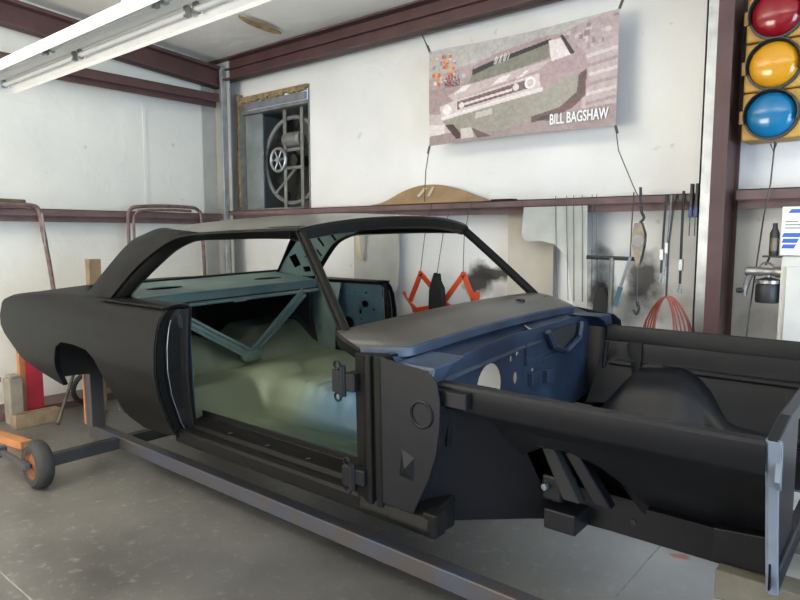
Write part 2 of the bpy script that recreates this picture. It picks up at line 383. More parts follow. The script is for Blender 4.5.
# rafter along the left wall following the roof slope
mb = MB()
def raf(y, z): return z + (4.1 - y) / 13.0
for (xa, xb, za, zb) in ((-5.86, -5.85, 3.02, 3.21), (-5.92, -5.79, 3.02, 3.035), (-5.92, -5.77, 3.19, 3.22)):
    P = []
    for y in (4.1, -0.2):
        P += [(xa, y, raf(y, za)), (xb, y, raf(y, za)), (xb, y, raf(y, zb)), (xa, y, raf(y, zb))]
    mb.add(P, [(0, 1, 2, 3), (7, 6, 5, 4), (0, 4, 5, 1), (1, 5, 6, 2), (2, 6, 7, 3), (3, 7, 4, 0)])
struct(mb.build('trim_2', 'maroon'))
# girts: Z sections, front flange, horizontal web and recessed lip
def girt_x(name, x0, x1, yf, z0, z1, m):
    return struct(MB().box(x0, x1, yf, yf + .012, z0 + .05, z1).box(x0, x1, yf, YB, z1 - .006, z1).box(x0, x1, yf + .05, yf + .062, z0, z0 + .075).build(name, m))
def girt_y(name, y0, y1, xf, z0, z1, m):
    return struct(MB().box(xf - .012, xf, y0, y1, z0 + .05, z1).box(XL, xf, y0, y1, z1 - .006, z1).box(xf - .062, xf - .05, y0, y1, z0, z0 + .075).build(name, m))
girt_x('trim_3', -5.78, -1.03, 4.1, 1.648, 1.745, 'maroon2')
girt_x('trim_4', -0.88, XR, 4.1, 1.648, 1.757, 'maroon2')
girt_y('trim_5', YF, 4.05, -5.8, 1.606, 1.715, 'maroon2')
girt_y('trim_6', YF, 4.05, -5.8, 2.818, 2.948, 'maroon')
# base channels
struct(MB().box(XL, -5.66, YF, YB, 0, 0.062).build('baseboard_left', 'maroon2'))
struct(MB().box(XL, XR, YB - .12, YB, 0, 0.062).build('baseboard_back', 'maroon2'))
# main frame column
cx0, cx1 = -.985, -0.905
mb = MB().box(cx0, cx1, 3.95, 3.965, 0, 3.3).box(cx0 + .05, cx0 + .062, 3.96, 4.25, 0, 3.3).box(cx0, cx1, 4.24, 4.26, 0, 3.3)
struct(mb.build('trim_7', 'maroon'))
struct(MB().box(-1.075, -1.005, 4.06, 4.07, 0, 3.32).box(-1.075, -1.065, 4.06, 4.3, 0, 3.32).build('trim_8', 'galv'))
# corner column: light grey angle and lapped sheet
struct(MB().box(-5.98, -5.72, 4.12, 4.13, 0, 3.3).box(-5.985, -5.975, 3.96, 4.28, 0, 3.3).build('trim_9', 'greyboard'))
struct(MB().box(-5.80, -5.76, 4.055, 4.115, 0, 3.22).build('trim_10', 'galv', bevel=.004))
# wall lap seams (raised vinyl tabs)
struct(MB().box(-5.998, -5.992, 3.30, 3.335, 1.75, 2.80).build('trim_11', 'wall_left'))

# wall opening with the exhaust fan
fr = MB()
fr.box(-5.76, -5.72, 4.25, 4.36, 1.75, 2.80).box(-4.705, -4.69, 4.29, 4.36, 1.75, 2.93).box(-5.74, -4.70, 4.27, 4.36, 2.755, 2.79).box(-5.74, -4.70, 4.2, 4.36, 1.74, 1.765)
w1 = struct(fr.build('window_1', 'greysteel'))
mb = MB()
for i in range(26):
    x = -5.73 + i * 1.02 / 25; h = 0.05 + 0.035 * random.random()
    mb.box(x - .022, x + .022, 4.255 + .01 * random.random(), 4.30, 2.93 - h + .03 * (i / 25), 2.935, rz(random.uniform(-.2, .2)))
mb.build('torn_insulation_edge', 'foam', w1)
mb = MB()
for i in range(20):
    z = 1.80 + i * 0.058
    mb.box(-5.765 - .01 * random.random(), -5.725, 4.235, 4.30, z, z + .065, rz(random.uniform(-.25, .25)))
mb.build('torn_insulation_edge', 'foam', w1)
MB().box(-5.70, -4.72, 4.27, 4.29, 2.80, 2.87).build('bare_metal_strip', 'galv', w1)

fan = empty('exhaust_fan', (-5.15, 4.6, 1.77), 'grey belt-driven wall exhaust fan with spoked pulley set in the wall opening', 'fan')
MB().box(-5.74, -4.70, 4.93, 4.95, 1.77, 2.80).box(-5.75, -5.73, 4.36, 4.95, 1.77, 2.80).box(-4.71, -4.69, 4.36, 4.95, 1.77, 2.80).box(-5.74, -4.70, 4.36, 4.95, 2.79, 2.81).box(-5.74, -4.70, 4.36, 4.95, 1.75, 1.77).build('housing', 'fanglass', fan)
MB().box(-5.71, -5.43, 4.31, 4.325, 1.77, 2.75).build('side_panel', 'fanglass', fan)
ring = [(-5.06 + .43 * math.cos(t), 4.40, 2.25 + .43 * math.sin(t)) for t in np.linspace(0, 2 * math.pi, 40, endpoint=False)]
MB().tube(ring, .022, 8, True).build('fan_ring', 'greysteel', fan, smooth=True)
mb = MB()
for k in range(6):
    a = k * math.pi / 3 + .3
    pts = []
    for (r_, w_) in ((.07, .05), (.22, .10), (.40, .13)):
        pts.append((r_, w_))
    Rm = Matrix.Rotation(a, 3, 'Y')
    row = [[tuple(Vector((-5.06, 4.56, 2.25)) + Rm @ Vector((r_, s * w_ * .5, s * w_))) for s in (-1, 1)] for r_, w_ in pts]
    v, f = grid(row); mb.add(v, f)
mb.build('fan_blades', 'blackstuff', fan, solid=.006)
MB().lathe([(0.06, -.02), (0.06, .22)], (-5.06, 4.42, 2.25), 'y', 16).build('fan_hub', 'darksteel', fan, smooth=False)
pul = empty('pulley', (0, 0, 0)); pul.parent = fan; ORG['pulley'] = (0, 0, 0)
cp = (-5.225, 4.345, 2.262)
tor = [(cp[0] + .115 * math.cos(t), cp[1], cp[2] + .115 * math.sin(t)) for t in np.linspace(0, 2 * math.pi, 28, endpoint=False)]
MB().tube(tor, .016, 8, True).build('pulley_rim', 'galv', pul, smooth=True)
mb = MB()
for k in range(6):
    a = k * math.pi / 3
    mb.tube([(cp[0] + .02 * math.cos(a), cp[1], cp[2] + .02 * math.sin(a)), (cp[0] + .11 * math.cos(a), cp[1], cp[2] + .11 * math.sin(a))], .009, 6)
mb.lathe([(0.028, -.02), (0.028, .08)], cp, 'y', 12).build('pulley_spokes', 'galv', pul)
MB().lathe([(0.0, -.11), (.07, -.1), (.078, -.05), (.078, .12), (.06, .14), (0, .14)], (-5.08, 4.42, 2.46), 'x', 16).build('motor', 'greysteel', fan, smooth=True)
for x0 in (-5.145, -4.885):
    MB().box(x0 - .022, x0 + .022, 4.365, 4.375, 1.77, 2.78).build('support_bar', 'greysteel', fan)
for z0 in (2.34, 2.16): MB().box(-5.12, -4.87, 4.376, 4.39, z0, z0 + .03).build('motor_bracket', 'greysteel', fan)
MB().tube([(-5.32, 4.38, 1.92), (-5.0, 4.38, 2.16)], .015).build('brace', 'greysteel', fan)

# hanging fluorescent fixture
fx = empty('fluorescent_fixture', (-3.0, 1.79, 2.56), 'long white unlit fluorescent trough fixture hung under the ceiling', 'light fixture')
xa, xb, yc, zb = -5.38, -0.55, 1.79, 2.56
prof = [(yc - .155, zb), (yc - .150, zb + .035), (yc - .085, zb + .075), (yc - .07, zb + .075), (yc - .07, zb + .125), (yc + .07, zb + .125), (yc + .07, zb + .075), (yc + .085, zb + .075), (yc + .150, zb + .01), (yc + .155, zb - .01)]
G('reflector', [[(x, y, z) for y, z in prof] for x in np.linspace(xa, xb, 5)], 'whitemetal', fx, solid=.004, smooth=False)
MB().box(xa - .004, xa, yc - .15, yc + .15, zb - .0, zb + .075).build('end_cap', 'whitemetal', fx)
MB().box(xb, xb + .004, yc - .15, yc + .15, zb - .0, zb + .075).build('end_cap', 'whitemetal', fx)
MB().box(xa, xb, yc - .045, yc + .045, zb + .055, zb + .074).build('ballast_cover', 'whitemetal', fx)
for (a, b) in ((xa + .03, -4.19), (-4.11, -2.93), (-2.85, -1.67), (-1.59, xb - .03)):
    for dy in (-.085, .085):
        MB().tube([(a, yc + dy, zb + .04), (b, yc + dy, zb + .04)], .017, 10).build('tube', 'tube', fx, smooth=True)
        for e in (a, b):
            MB().box(e - .015, e + .015, yc + dy - .014, yc + dy + .014, zb + .018, zb + .075).build('socket', 'copper', fx)
for x in (-3.35, -1.2):
    mb = MB().box(x - .03, x + .03, yc - .02, yc + .02, zb + .125, zb + .17)
    mb.tube([(x, yc, zb + .16), (x, yc, zc(yc) - .02)], .006, 6).tube([(x + .01, yc, zb + .17), (x + .06, yc, zb + .26), (x + .1, yc, zb + .19), (x + .2, yc, zb + .13)], .004, 6)
    mb.build('hanger', 'whitemetal', fx)
# torn ceiling facing
rows = [[(-4.63 + .05 * s * math.sin(math.pi * t) ** .7, 3.45 + .46 * t, zc(3.45 + .46 * t) - .042 - .012 * abs(s) + .008 * s) for s in (-1, 0, 1)] for t in np.linspace(0, 1, 9)]
tag(G('torn_facing', rows, 'foam', solid=.01), 'brown torn strip in the white ceiling facing', 'tear')

# ---------------------------------------------------------------- the car body shell
YC = 2.57
car = empty('car_body', (-2.9, YC, 0.45), 'matte black two-door car body shell stripped of doors, hood and glass', 'car body', rot=(R(1.3), 0, 0))
def mir(rows): return [[(x, 2 * YC - y, z) for x, y, z in r] for r in rows]
def both(name, rows, m, near=True, far=True, **k):
    o = []
    if near: o.append(G(name, rows, m, car, **k))
    if far: o.append(G(name, mir(rows), m, car, **k))
    return o
def mirmb(mb):
    q = MB(); q.v = [(x, 2 * YC - y, z) for x, y, z in mb.v]; q.f = list(mb.f); return q
def bothmb(name, mb, m, **k):
    a = mb.build(name, m, car, **k); b = mirmb(mb).build(name, m, car, **k); return a, b

HW = [(0.40, .80), (0.46, .825), (0.55, .875), (0.70, .925), (0.83, .942), (0.95, .935), (1.05, .915), (1.10, .895), (1.13, .868), (1.16, .84)]
def hw(x, z):
    w = interp(z, HW)
    if x < -3.6: w *= 1 - 0.055 * ((x + 3.6) / -1.7) ** 2
    return w
TOP = [(-5.10, 1.02), (-5.05, 1.06), (-4.95, 1.085), (-4.70, 1.112), (-4.2, 1.132), (-3.6, 1.140), (-2.93, 1.147)]
# quarter panels: columns from belt line to the lower outline with wheel arch
pairs = [(-5.085, 1.0, -5.095, .935), (-5.085, 1.03, -5.075, .875), (-5.05, 1.06, -5.005, .825), (-4.95, 1.085, -4.74, .672), (-4.70, 1.112, -4.50, .620), (-4.45, 1.124, -4.30, .590),
         (-4.33, 1.128, -4.165, .572), (-4.26, 1.130, -4.17, .66), (-4.18, 1.132, -4.14, .757), (-4.10, 1.134, -4.075, .842), (-4.0, 1.135, -4.0, .876), (-3.83, 1.137, -3.83, .880),
         (-3.67, 1.139, -3.665, .868), (-3.58, 1.140, -3.576, .830), (-3.50, 1.141, -3.495, .73), (-3.44, 1.142, -3.434, .613), (-3.40, 1.143, -3.395, .51), (-3.29, 1.144, -3.28, .458), (-3.1, 1.146, -3.1, .465), (-2.93, 1.147, -2.93, .488)]
rows = []
for (xt, zt, xb_, zb_) in lin(pairs, 96):
    col = []
    for t in np.linspace(0, 1, 26):
        z = zt + (zb_ - zt) * t; x = xt + (xb_ - xt) * t
        col.append((x, YC - hw(x, z), z))
    # rolled shoulder and flange turned inboard at the belt
    w0 = hw(xt, zt)
    top = [(xt, YC - w0 + .13, zt + .012), (xt, YC - w0 + .06, zt + .014), (xt, YC - w0 + .025, zt + .010), (xt, YC - w0 + .008, zt + .004)]
    # lower lip turned inboard
    x, z = xb_, zb_
    bot = [(x, YC - hw(x, z) + .012, z - .002), (x, YC - hw(x, z) + .03, z + .0)]
    rows.append(top + col + bot)
both('quarter_panel', rows, 'black', solid=.004)
# tail panel with lamp openings
def tailmap(u, v, w): return (-5.075 + w, YC + u, v)
plate('tail_panel', [(-.86, .86), (-.80, 1.06), (.80, 1.06), (.86, .86), (.80, .72), (-.80, .72)],
      [[(-.80, .82), (-.80, .92), (-.52, .92), (-.52, .82)], [(.52, .82), (.52, .92), (.80, .92), (.80, .82)]], tailmap, .02, 'black', car)
for s in (-1, 1): MB().box(-5.06, -5.03, YC + s * .66 - .18, YC + s * .66 + .18, .80, .94).build('lamp_recess', 'trunk', car)
# deck lid / tulip panel between the quarters
rows = []
for x in np.linspace(-5.05, -3.95, 14):
    zt = interp(x, TOP); w = hw(x, zt) - .10
    rows.append([(x, YC + w * s, zt + .010 + .028 * (1 - s * s)) for s in np.linspace(-1, 1, 17)])
G('deck_lid', rows, 'black', car, solid=.008)

# roof skin
EDGE = [(-2.14, .650, 1.540), (-2.45, .655, 1.534), (-2.75, .657, 1.526), (-3.0, .655, 1.522), (-3.2, .63, 1.534), (-3.40, .595, 1.542)]
ed = cat(EDGE, 22); rows = []
for i, (x, w, z) in enumerate(ed):
    t = i / 21; r_ = []
    fwd = .075 * (1 - t) ** 2
    for s in np.linspace(-1, 1, 29):
        a = 1 - abs(s) ** 2.4
        crown = interp(t, [(0, .048), (.25, .078), (.5, .084), (.75, .064), (1, .038)])
        back = .12 * max(0, (t - .72) / .28) ** 1.5 * (1 - s ** 4)
        r_.append((x + fwd * (1 - s * s) + back, YC + w * s, z + crown * a))
    rows.append(r_)
G('roof_skin', rows, 'roof_dust_sheen', car, solid=.012)
# header band over the windscreen
R2 = []
for (x, y, z) in rows[0]:
    R2.append([(x + .002, y, z + .002), (x + .016, y, z - .010), (x + .012, y, z - .046), (x - .03, y, z - .056), (x - .07, y, z - .045), (x - .075, y, z - .015)])
G('windshield_header', R2, 'black', car, solid=.005)
# roof side rail running down the C pillar round the window opening
PATH = [(-2.14, .650, 1.540), (-2.45, .655, 1.534), (-2.75, .657, 1.526), (-3.0, .662, 1.514), (-3.135, .670, 1.490), (-3.274, .695, 1.430), (-3.424, .735, 1.332), (-3.564, .780, 1.206), (-3.63, .80, 1.142)]
INN = [(-2.14, .615, 1.492), (-2.45, .62, 1.494), (-2.75, .62, 1.488), (-2.98, .62, 1.481), (-3.10, .63, 1.458), (-3.22, .65, 1.41), (-3.355, .69, 1.316), (-3.45, .72, 1.24), (-3.56, .755, 1.142)]
R2 = []
for k, (p, q) in enumerate(zip(cat(PATH, 40), cat(INN, 40))):
    R2.append([(p[0], YC - p[1] + .03, p[2] + .012), (p[0], YC - p[1] - .010, p[2] + .002), (p[0] + .003, YC - p[1] - .013, p[2] - .007), (p[0] + .004, YC - p[1] + .006, p[2] - .010),
               (q[0] - .002, YC - q[1] - .004, q[2] + .004), (q[0], YC - q[1] + .006, q[2]), (q[0] - .01, YC - q[1] + .04, q[2] + .006)])
both('window_rail', R2, 'black', solid=.003)
# C pillars: outer skin
CF = [(-2.90, .658, 1.520), (-3.0, .662, 1.515), (-3.09, .666, 1.502), (-3.2, .68, 1.466), (-3.31, .705, 1.408), (-3.46, .745, 1.302), (-3.63, .80, 1.142)]
CR = [(-3.02, .650, 1.526), (-3.2, .63, 1.540), (-3.38, .60, 1.548), (-3.53, .615, 1.515), (-3.64, .655, 1.465), (-3.80, .712, 1.325), (-4.01, .775, 1.13)]
cf, cr = cat(CF, 24), cat(CR, 24); rows = []
for a, b in zip(cf, cr):
    r_ = []
    for t in np.linspace(0, 1, 9):
        p = [a[k] * (1 - t) + b[k] * t for k in range(3)]
        r_.append((p[0], YC - p[1] - .012 * math.sin(math.pi * t), p[2] + .006 * math.sin(math.pi * t)))
    r_ += [(b[0] - .006, YC - b[1] + .03, b[2] - .004), (b[0] - .004, YC - b[1] + .07, b[2] - .012)]
    rows.append(r_)
both('c_pillar', rows, 'black', solid=.005)
# inner sail panel with slots
def sail_fn(side):
    def fn(u, v, w):
        t = (1.53 - v) / .40
        return (u, YC + side * (.60 + .13 * max(0, t) + w), v)
    return fn
sail = [(-2.98, 1.505), (-3.12, 1.462), (-3.27, 1.395), (-3.41, 1.285), (-3.53, 1.17), (-3.98, 1.165), (-3.80, 1.31), (-3.62, 1.44), (-3.40, 1.525)]
def slot(cx, cz, l, h, a):
    c, s = math.cos(a), math.sin(a)
    return [(cx + c * dx - s * dz, cz + s * dx + c * dz) for dx, dz in ((-l, -h), (l, -h), (l, h), (-l, h))]
slots = [slot(-3.23, 1.468, .012, .030, .6), slot(-3.37, 1.43, .014, .036, .6), slot(-3.42, 1.352, .012, .030, .6), slot(-3.71, 1.285, .045, .045, .3), slot(-3.60, 1.225, .04, .020, .1), circ(-3.58, 1.32, .009, n=8)]
for s in (-1, 1):
    plate('sail_panel', sail, slots, sail_fn(s), .006, 'teal', car)
# A pillars
for s in (-1, 1):
    R2 = []
    for t in np.linspace(0, 1, 14):
        x = -2.160 + .415 * t; w = .648 + .152 * t; z = 1.538 - .40 * t + .004 * math.sin(math.pi * t)
        y = YC + s * w; i = -s
        R2.append([(x - .026, y + i * .010, z - .006), (x - .024, y, z), (x - .012, y - i * .003, z + .004), (x - .010, y + i * .004, z + .003), (x + .010, y + i * .004, z + .009), (x + .020, y + i * .018, z + .009),
                   (x + .016, y + i * .030, z + .002), (x + .004, y + i * .045, z - .004), (x - .02, y + i * .045, z - .012), (x - .030, y + i * .03, z - .012), (x - .026, y + i * .010, z - .006)])
    G('a_pillar', R2, 'black', car, solid=0)
# cowl top
def cowl_pt(s, t):
    """s across -1..1, t 0 at the windscreen base, 1 at the front lip"""
    a = abs(s)
    xb0 = -1.762 + .06 * (1 - a ** 2.2); xf0 = -1.475 - .17 * max(0, (a - .84) / .16) ** 2.2
    zb0 = 1.142 + .032 * (1 - a ** 2); zf0 = 1.092 + .022 * (1 - a ** 2)
    w = .815 + .02 * math.sin(math.pi * t)
    return (xb0 + (xf0 - xb0) * t, YC + w * s, zb0 + (zf0 - zb0) * t ** 1.15 + .008 * math.sin(math.pi * t))
rows = []
for t in list(np.linspace(0, 1, 14)):
    rows.append([cowl_pt(s, t) for s in np.linspace(-1, 1, 41)])
lip = [cowl_pt(s, 1) for s in np.linspace(-1, 1, 41)]
G('cowl_panel', rows, 'dusty', car, solid=.004)
G('cowl_lip', [lip, [(x + .008, y, z - .006) for x, y, z in lip], [(x + .010, y, z - .034) for x, y, z in lip], [(x - .035, y, z - .038) for x, y, z in lip]], 'blue', car, solid=.003)
both('cowl_side_edge', [[cowl_pt(-1, t), tuple(np.array(cowl_pt(-1, t)) + (0, -.006, -.012)), tuple(np.array(cowl_pt(-1, t)) + (0, .008, -.055))] for t in np.linspace(0, 1, 10)], 'black', solid=.004)
MB().lathe([(.026, -.002), (.026, .010), (.012, .013), (0, .013)], (-1.60, YC + .34, 1.150), 'z', 14).build('wiper_pivot', 'bay', car)
MB().lathe([(.014, -.002), (.014, .012), (0, .013)], (-1.63, YC + .66, 1.132), 'z', 10).build('wiper_pivot', 'bay', car)

# rockers
prof = [(1.915, .475), (1.915, .575), (1.905, .575), (1.905, .545), (1.865, .535), (1.815, .532), (1.805, .512), (1.785, .510), (1.780, .520), (1.752, .512), (1.742, .500), (1.742, .45), (1.760, .435), (1.90, .43)]
bothmb('rocker_panel', MB().prism(prof, lambda u, v, w: (w, u, v), -2.96, -1.63), 'black', bevel=.004)
prof2 = [(1.90, .475), (1.90, .56), (1.77, .53), (1.735, .515), (1.725, .47), (1.75, .435), (1.89, .43)]
bothmb('rocker_front', MB().prism(prof2, lambda u, v, w: (w, u, v), -1.64, -1.30).box(-1.335, -1.275, 1.735, 1.80, .445, .535), 'black', bevel=.008)
for x in (-2.62, -2.33, -2.05): bothmb('drain_hole', MB().lathe([(0, .0), (.013, .0), (.013, .003), (0, .003)], (x, 1.842, .5335), 'z', 10), 'blackstuff')
# door jambs (lock pillars)
rows = []
for z in np.linspace(1.140, .47, 26):
    o = hw(-2.93, z); wi = .735 + .02 * math.sin((z - .47) / .67 * math.pi)
    y0 = YC - o; y1 = YC - wi; t = (1.14 - z) / .67
    lw = .04 + .012 * math.sin(math.pi * t)
    rows.append([(-2.935, y0 + .0, z), (-2.928, y0 + .008, z), (-2.945, y0 + .022, z), (-2.945, y0 + lw + .01, z), (-2.925, y0 + lw + .022, z),
                 (-2.918, y1 - .045, z), (-2.90, y1 - .030, z), (-2.895, y1 - .018, z), (-2.905, y1 - .010, z), (-2.895, y1, z), (-2.915, y1 + .010, z), (-2.945, y1 + .010, z)])
G('door_jamb', rows, 'black', car, solid=.004)
far = []
for r_ in mir(rows):      # the far pillar has no inner flange left on it
    far.append([p if k < 6 else (p[0], YC + min(.865, max(.80, .80 + (p[1] - YC - .735) * .5)), p[2]) for k, p in enumerate(r_)])
G('door_jamb', far, 'black', car, solid=.004)
for s in (-1, 1):
    P = [(-2.917, YC + s * (hw(-2.93, z) - .055 - .012 * math.sin(math.pi * (1.14 - z) / .67)), z) for z in np.linspace(1.09, .50, 18)]
    MB().tube(P, .0022, 6).build('jamb_seam', 'seam', car)
    P = [(-2.912, YC + s * (.775 + .03 * (1.0 - z) * 0 + .012 * math.sin(math.pi * (1.14 - z) / .67)), z) for z in np.linspace(1.12, .49, 18)]
    MB().tube(P, .0018, 6).build('jamb_seam', 'seam', car)
    MB().prism(circ(YC + s * .79, 1.075, .012, .034, 12), lambda u, v, w: (w, u, v), -2.924, -2.908).build('striker_slot', 'blackstuff', car)
    MB().box(-2.93, -2.916, YC + s * .83 - .03, YC + s * .83 + .03, .835, .838).build('jamb_crease', 'bay', car)
# top cap between the quarter and the jamb
both('belt_cap', [[(x, YC - .87 + .13 * t, 1.152 - .004 * t) for t in np.linspace(0, 1, 4)] for x in np.linspace(-3.60, -2.93, 5)], 'black', solid=.006)

# quarter inner panels with regulator holes
def qi(s): return lambda u, v, w: (u, YC + s * ((.728 if s < 0 else .795) + w), v)
qout = [(-3.50, 1.13), (-2.95, 1.13), (-2.925, 1.10), (-2.925, .56), (-3.30, .56), (-3.50, .72)]
qh = [circ(-3.27, .83, .055, .05, 14), circ(-3.10, .985, .034, .026, 10, .5), circ(-3.15, .925, .014, .018, 8), circ(-3.02, .95, .012, n=8), circ(-3.36, 1.06, .018, .012, 8), circ(-3.09, 1.065, .012, .009, 8), circ(-3.20, 1.06, .007, n=6),
      circ(-3.14, .87, .009, n=6), circ(-3.02, .80, .014, n=8), circ(-3.05, .70, .03, .02, 10), circ(-3.40, .90, .012, n=8)]
for s in (-1, 1):
    plate('quarter_inner_panel', qout, qh, qi(s), .005, 'tealblue', car)
    wq = .728 if s < 0 else .795
    MB().box(-3.50, -2.95, YC + s * wq - .018, YC + s * wq + .018, 1.13, 1.150).build('belt_weatherstrip', 'black', car, bevel=.004)
    MB().box(-3.5, -2.95, YC + s * .855 - .005, YC + s * .855 + .005, .52, 1.12).build('quarter_inner_backing', 'trunk', car)
    MB().box(-3.30, -3.02, YC + s * (wq - .004) - .003, YC + s * (wq - .004) + .003, 1.045, 1.052).box(-3.26, -3.0, YC + s * (wq - .004) - .003, YC + s * (wq - .004) + .003, 1.095, 1.10).build('stamped_rib', 'tealblue', car)

# package shelf
shelf_out = [(-3.50, -.70), (-3.50, .70), (-3.97, .72), (-3.97, -.72)]
plate('package_shelf', shelf_out, [circ(-3.72, -.40, .05, .13, 16), circ(-3.72, .42, .05, .13, 16)], lambda u, v, w: (u, YC + v, 1.150 + (-3.50 - u) * .085 + w), .006, 'teal', car)
MB().box(-3.985, -3.50, YC - .70, YC + .70, 1.085, 1.095).build('shelf_underside', 'trunk', car)
prof = [(-3.495, 1.156), (-3.49, 1.150), (-3.505, 1.135), (-3.51, 1.09), (-3.485, 1.082), (-3.475, 1.070), (-3.487, 1.062), (-3.52, 1.068)]
mb = MB().prism(prof, lambda u, v, w: (u, w, v), YC - .70, YC + .70)
mb.build('shelf_front_rail', 'teal', car, bevel=.003)
MB().box(-3.474, -3.47, YC - .06, YC + .04, 1.060, 1.072).build('rail_notch', 'teal', car)
MB().box(-4.02, -3.965, YC - .76, YC + .76, 1.168, 1.205).build('backlight_sill', 'black', car, bevel=.008)
# seat back cross brace: two double-ribbed straps meeting at the tunnel hump
for s in (-1, 1):
    st = empty('seat_brace', (0, 0, 0)); st.parent = car; ORG[st.name] = (0, 0, 0)
    a = Vector((-3.49, YC + s * .555, 1.07)); b = Vector((-3.40, YC + s * .012, .72))
    d = (b - a).normalized(); nrm = Vector((1, 0, 0)); side = d.cross(nrm).normalized()
    mb = MB()
    P = []
    prf = [(-.034, 0), (-.034, .012), (-.018, .016), (-.010, .004), (.010, .004), (.018, .016), (.034, .012), (.034, 0)]
    for e in (a, b):
        for (u, w_) in prf: P.append(e + side * u + nrm * w_)
    n = len(prf)
    mb.add(P, [(i, (i + 1) % n, n + (i + 1) % n, n + i) for i in range(n)] + [tuple(range(n)), tuple(range(n, 2 * n))])
    mb.build('brace_strap', 'teal', st)
MB().box(-3.43, -3.36, YC - .07, YC + .07, .67, .735).build('brace_foot', 'tealfloor', car, bevel=.02)

# floor pan as one pressed sheet: tunnel, seat riser, axle hump
def zfloor(x, v):
    """x along the car, v across from the centre"""
    z = .475
    tun = math.exp(-(v / .19) ** 6)
    th = interp(x, [(-3.6, .03), (-3.3, .12), (-2.9, .17), (-2.2, .19), (-1.7, .25), (-1.4, .30)])
    z += th * tun
    # toe board rising to the firewall
    if x > -1.72: z += (x + 1.72) * .75 * (1 - tun)
    # seat riser and hump behind it
    r = min(1, max(0, (-2.95 - x) / .22)); r = r * r * (3 - 2 * r)
    hump = .17 * r * (1 - tun * .6)
    r2 = min(1, max(0, (-3.38 - x) / .30)); r2 = r2 * r2 * (3 - 2 * r2)
    hump += .20 * r2
    z += hump
    # floor ribs
    if -2.9 < x < -1.75 and .26 < abs(v) < .68:
        z += .009 * math.sin(v * 48) * math.sin((x + 2.9) / 1.15 * math.pi)
    if abs(v) < .2 and -2.75 < x < -2.3: z += .009 * math.sin((x) * 60) * tun
    return z
rows = [[(x, YC + v, zfloor(x, v)) for v in np.linspace(-.68, .68, 69)] for x in np.linspace(-1.46, -3.95, 100)]
fpm = gridmesh(rows)
fc = []
for r_ in rows:
    for (x, y, z) in r_:
        v = y - YC; n = .5 + .5 * math.sin(x * 5.1 + 2 * math.sin(v * 6.3)) * math.cos(v * 7.7 + x * 2.3)
        near = np.array((.028, .046, .032)); tun = np.array((.055, .13, .20)); pale = np.array((.20, .235, .155)); far = np.array((.13, .18, .145))
        a = 1 / (1 + math.exp(-(v + .24 + .03 * (n - .5)) / .025)); b = 1 / (1 + math.exp(-(v - .20) / .03))
        c = near * (1 - a) + tun * a * (1 - b) + far * b
        p = 1 / (1 + math.exp((x + 2.66 + .16 * (n - .5)) / .07)); q = 1 / (1 + math.exp((x + 3.45) / .05))
        c = c * (1 - p) + pale * p * (.62 if v < -.22 else 1.0); c = c * (1 - q) + np.array((.11, .135, .10)) * q
        fc += [*(c * (.85 + .3 * n)), 1.0]
fa = fpm.color_attributes.new('overspray', 'FLOAT_COLOR', 'POINT'); fa.data.foreach_set('color', fc)  # green overspray, with blue daylight on the tunnel painted in
fm_ = bpy.data.materials.new('overspray_daylight_floor_paint'); fm_.use_nodes = True
nt = fm_.node_tree; at = nt.nodes.new('ShaderNodeAttribute'); at.attribute_name = 'overspray'
nt.links.new(at.outputs['Color'], nt.nodes['Principled BSDF'].inputs['Base Color']); nt.nodes['Principled BSDF'].inputs['Roughness'].default_value = .38
mk('floor_pan', fpm, fm_, car, smooth=True, solid=.006)
# trunk floor and black trunk lining
MB().box(-5.02, -3.93, YC - .62, YC + .62, .72, .73).box(-5.03, -5.02, YC - .75, YC + .75, .72, .95).build('trunk_floor', 'trunk', car)
for s in (-1, 1):
    MB().box(-5.0, -3.52, YC + s * .64 - .006, YC + s * .64 + .006, .70, 1.10).build('trunk_side_liner', 'trunk', car)
    MB().box(-4.9, -3.60, YC + s * .56 - .05, YC + s * .56 + .05, .64, .72).build('rear_frame_rail', 'trunk', car, bevel=.008)
# wheelhouses: domed inner pressings
for s in (-1, 1):
    rows = []
    for a in np.linspace(0, math.pi, 17):
        r_ = []
        for t in np.linspace(0, 1, 9):
            rr = .42 * math.sqrt(max(0, 1 - (t * .98) ** 2.6))
            r_.append((-3.88 + (rr + .04) * math.cos(a) * 1.05, YC + s * (.83 - .30 * t), .58 + (rr) * math.sin(a) * 1.05))
        rows.append(r_)
    G('wheelhouse', rows, 'trunk', car, solid=.005)
    rows = [[(x, YC + s * (.68 + .07 * t - .05 * math.sin(math.pi * t) * math.sin(math.pi * (x + 3.62) / .40)), .47 + .66 * t) for t in np.linspace(0, 1, 12)] for x in np.linspace(-3.30, -3.62, 14)]
    G('rear_side_pressing', rows, 'teal', car, solid=.004)
    plate('side_dimple', circ(0, 0, .03, .04, 14), [], lambda u, v, w, s=s: (-3.45 + u, YC + s * (.662 + w), .80 + v), .012, 'teal', car)

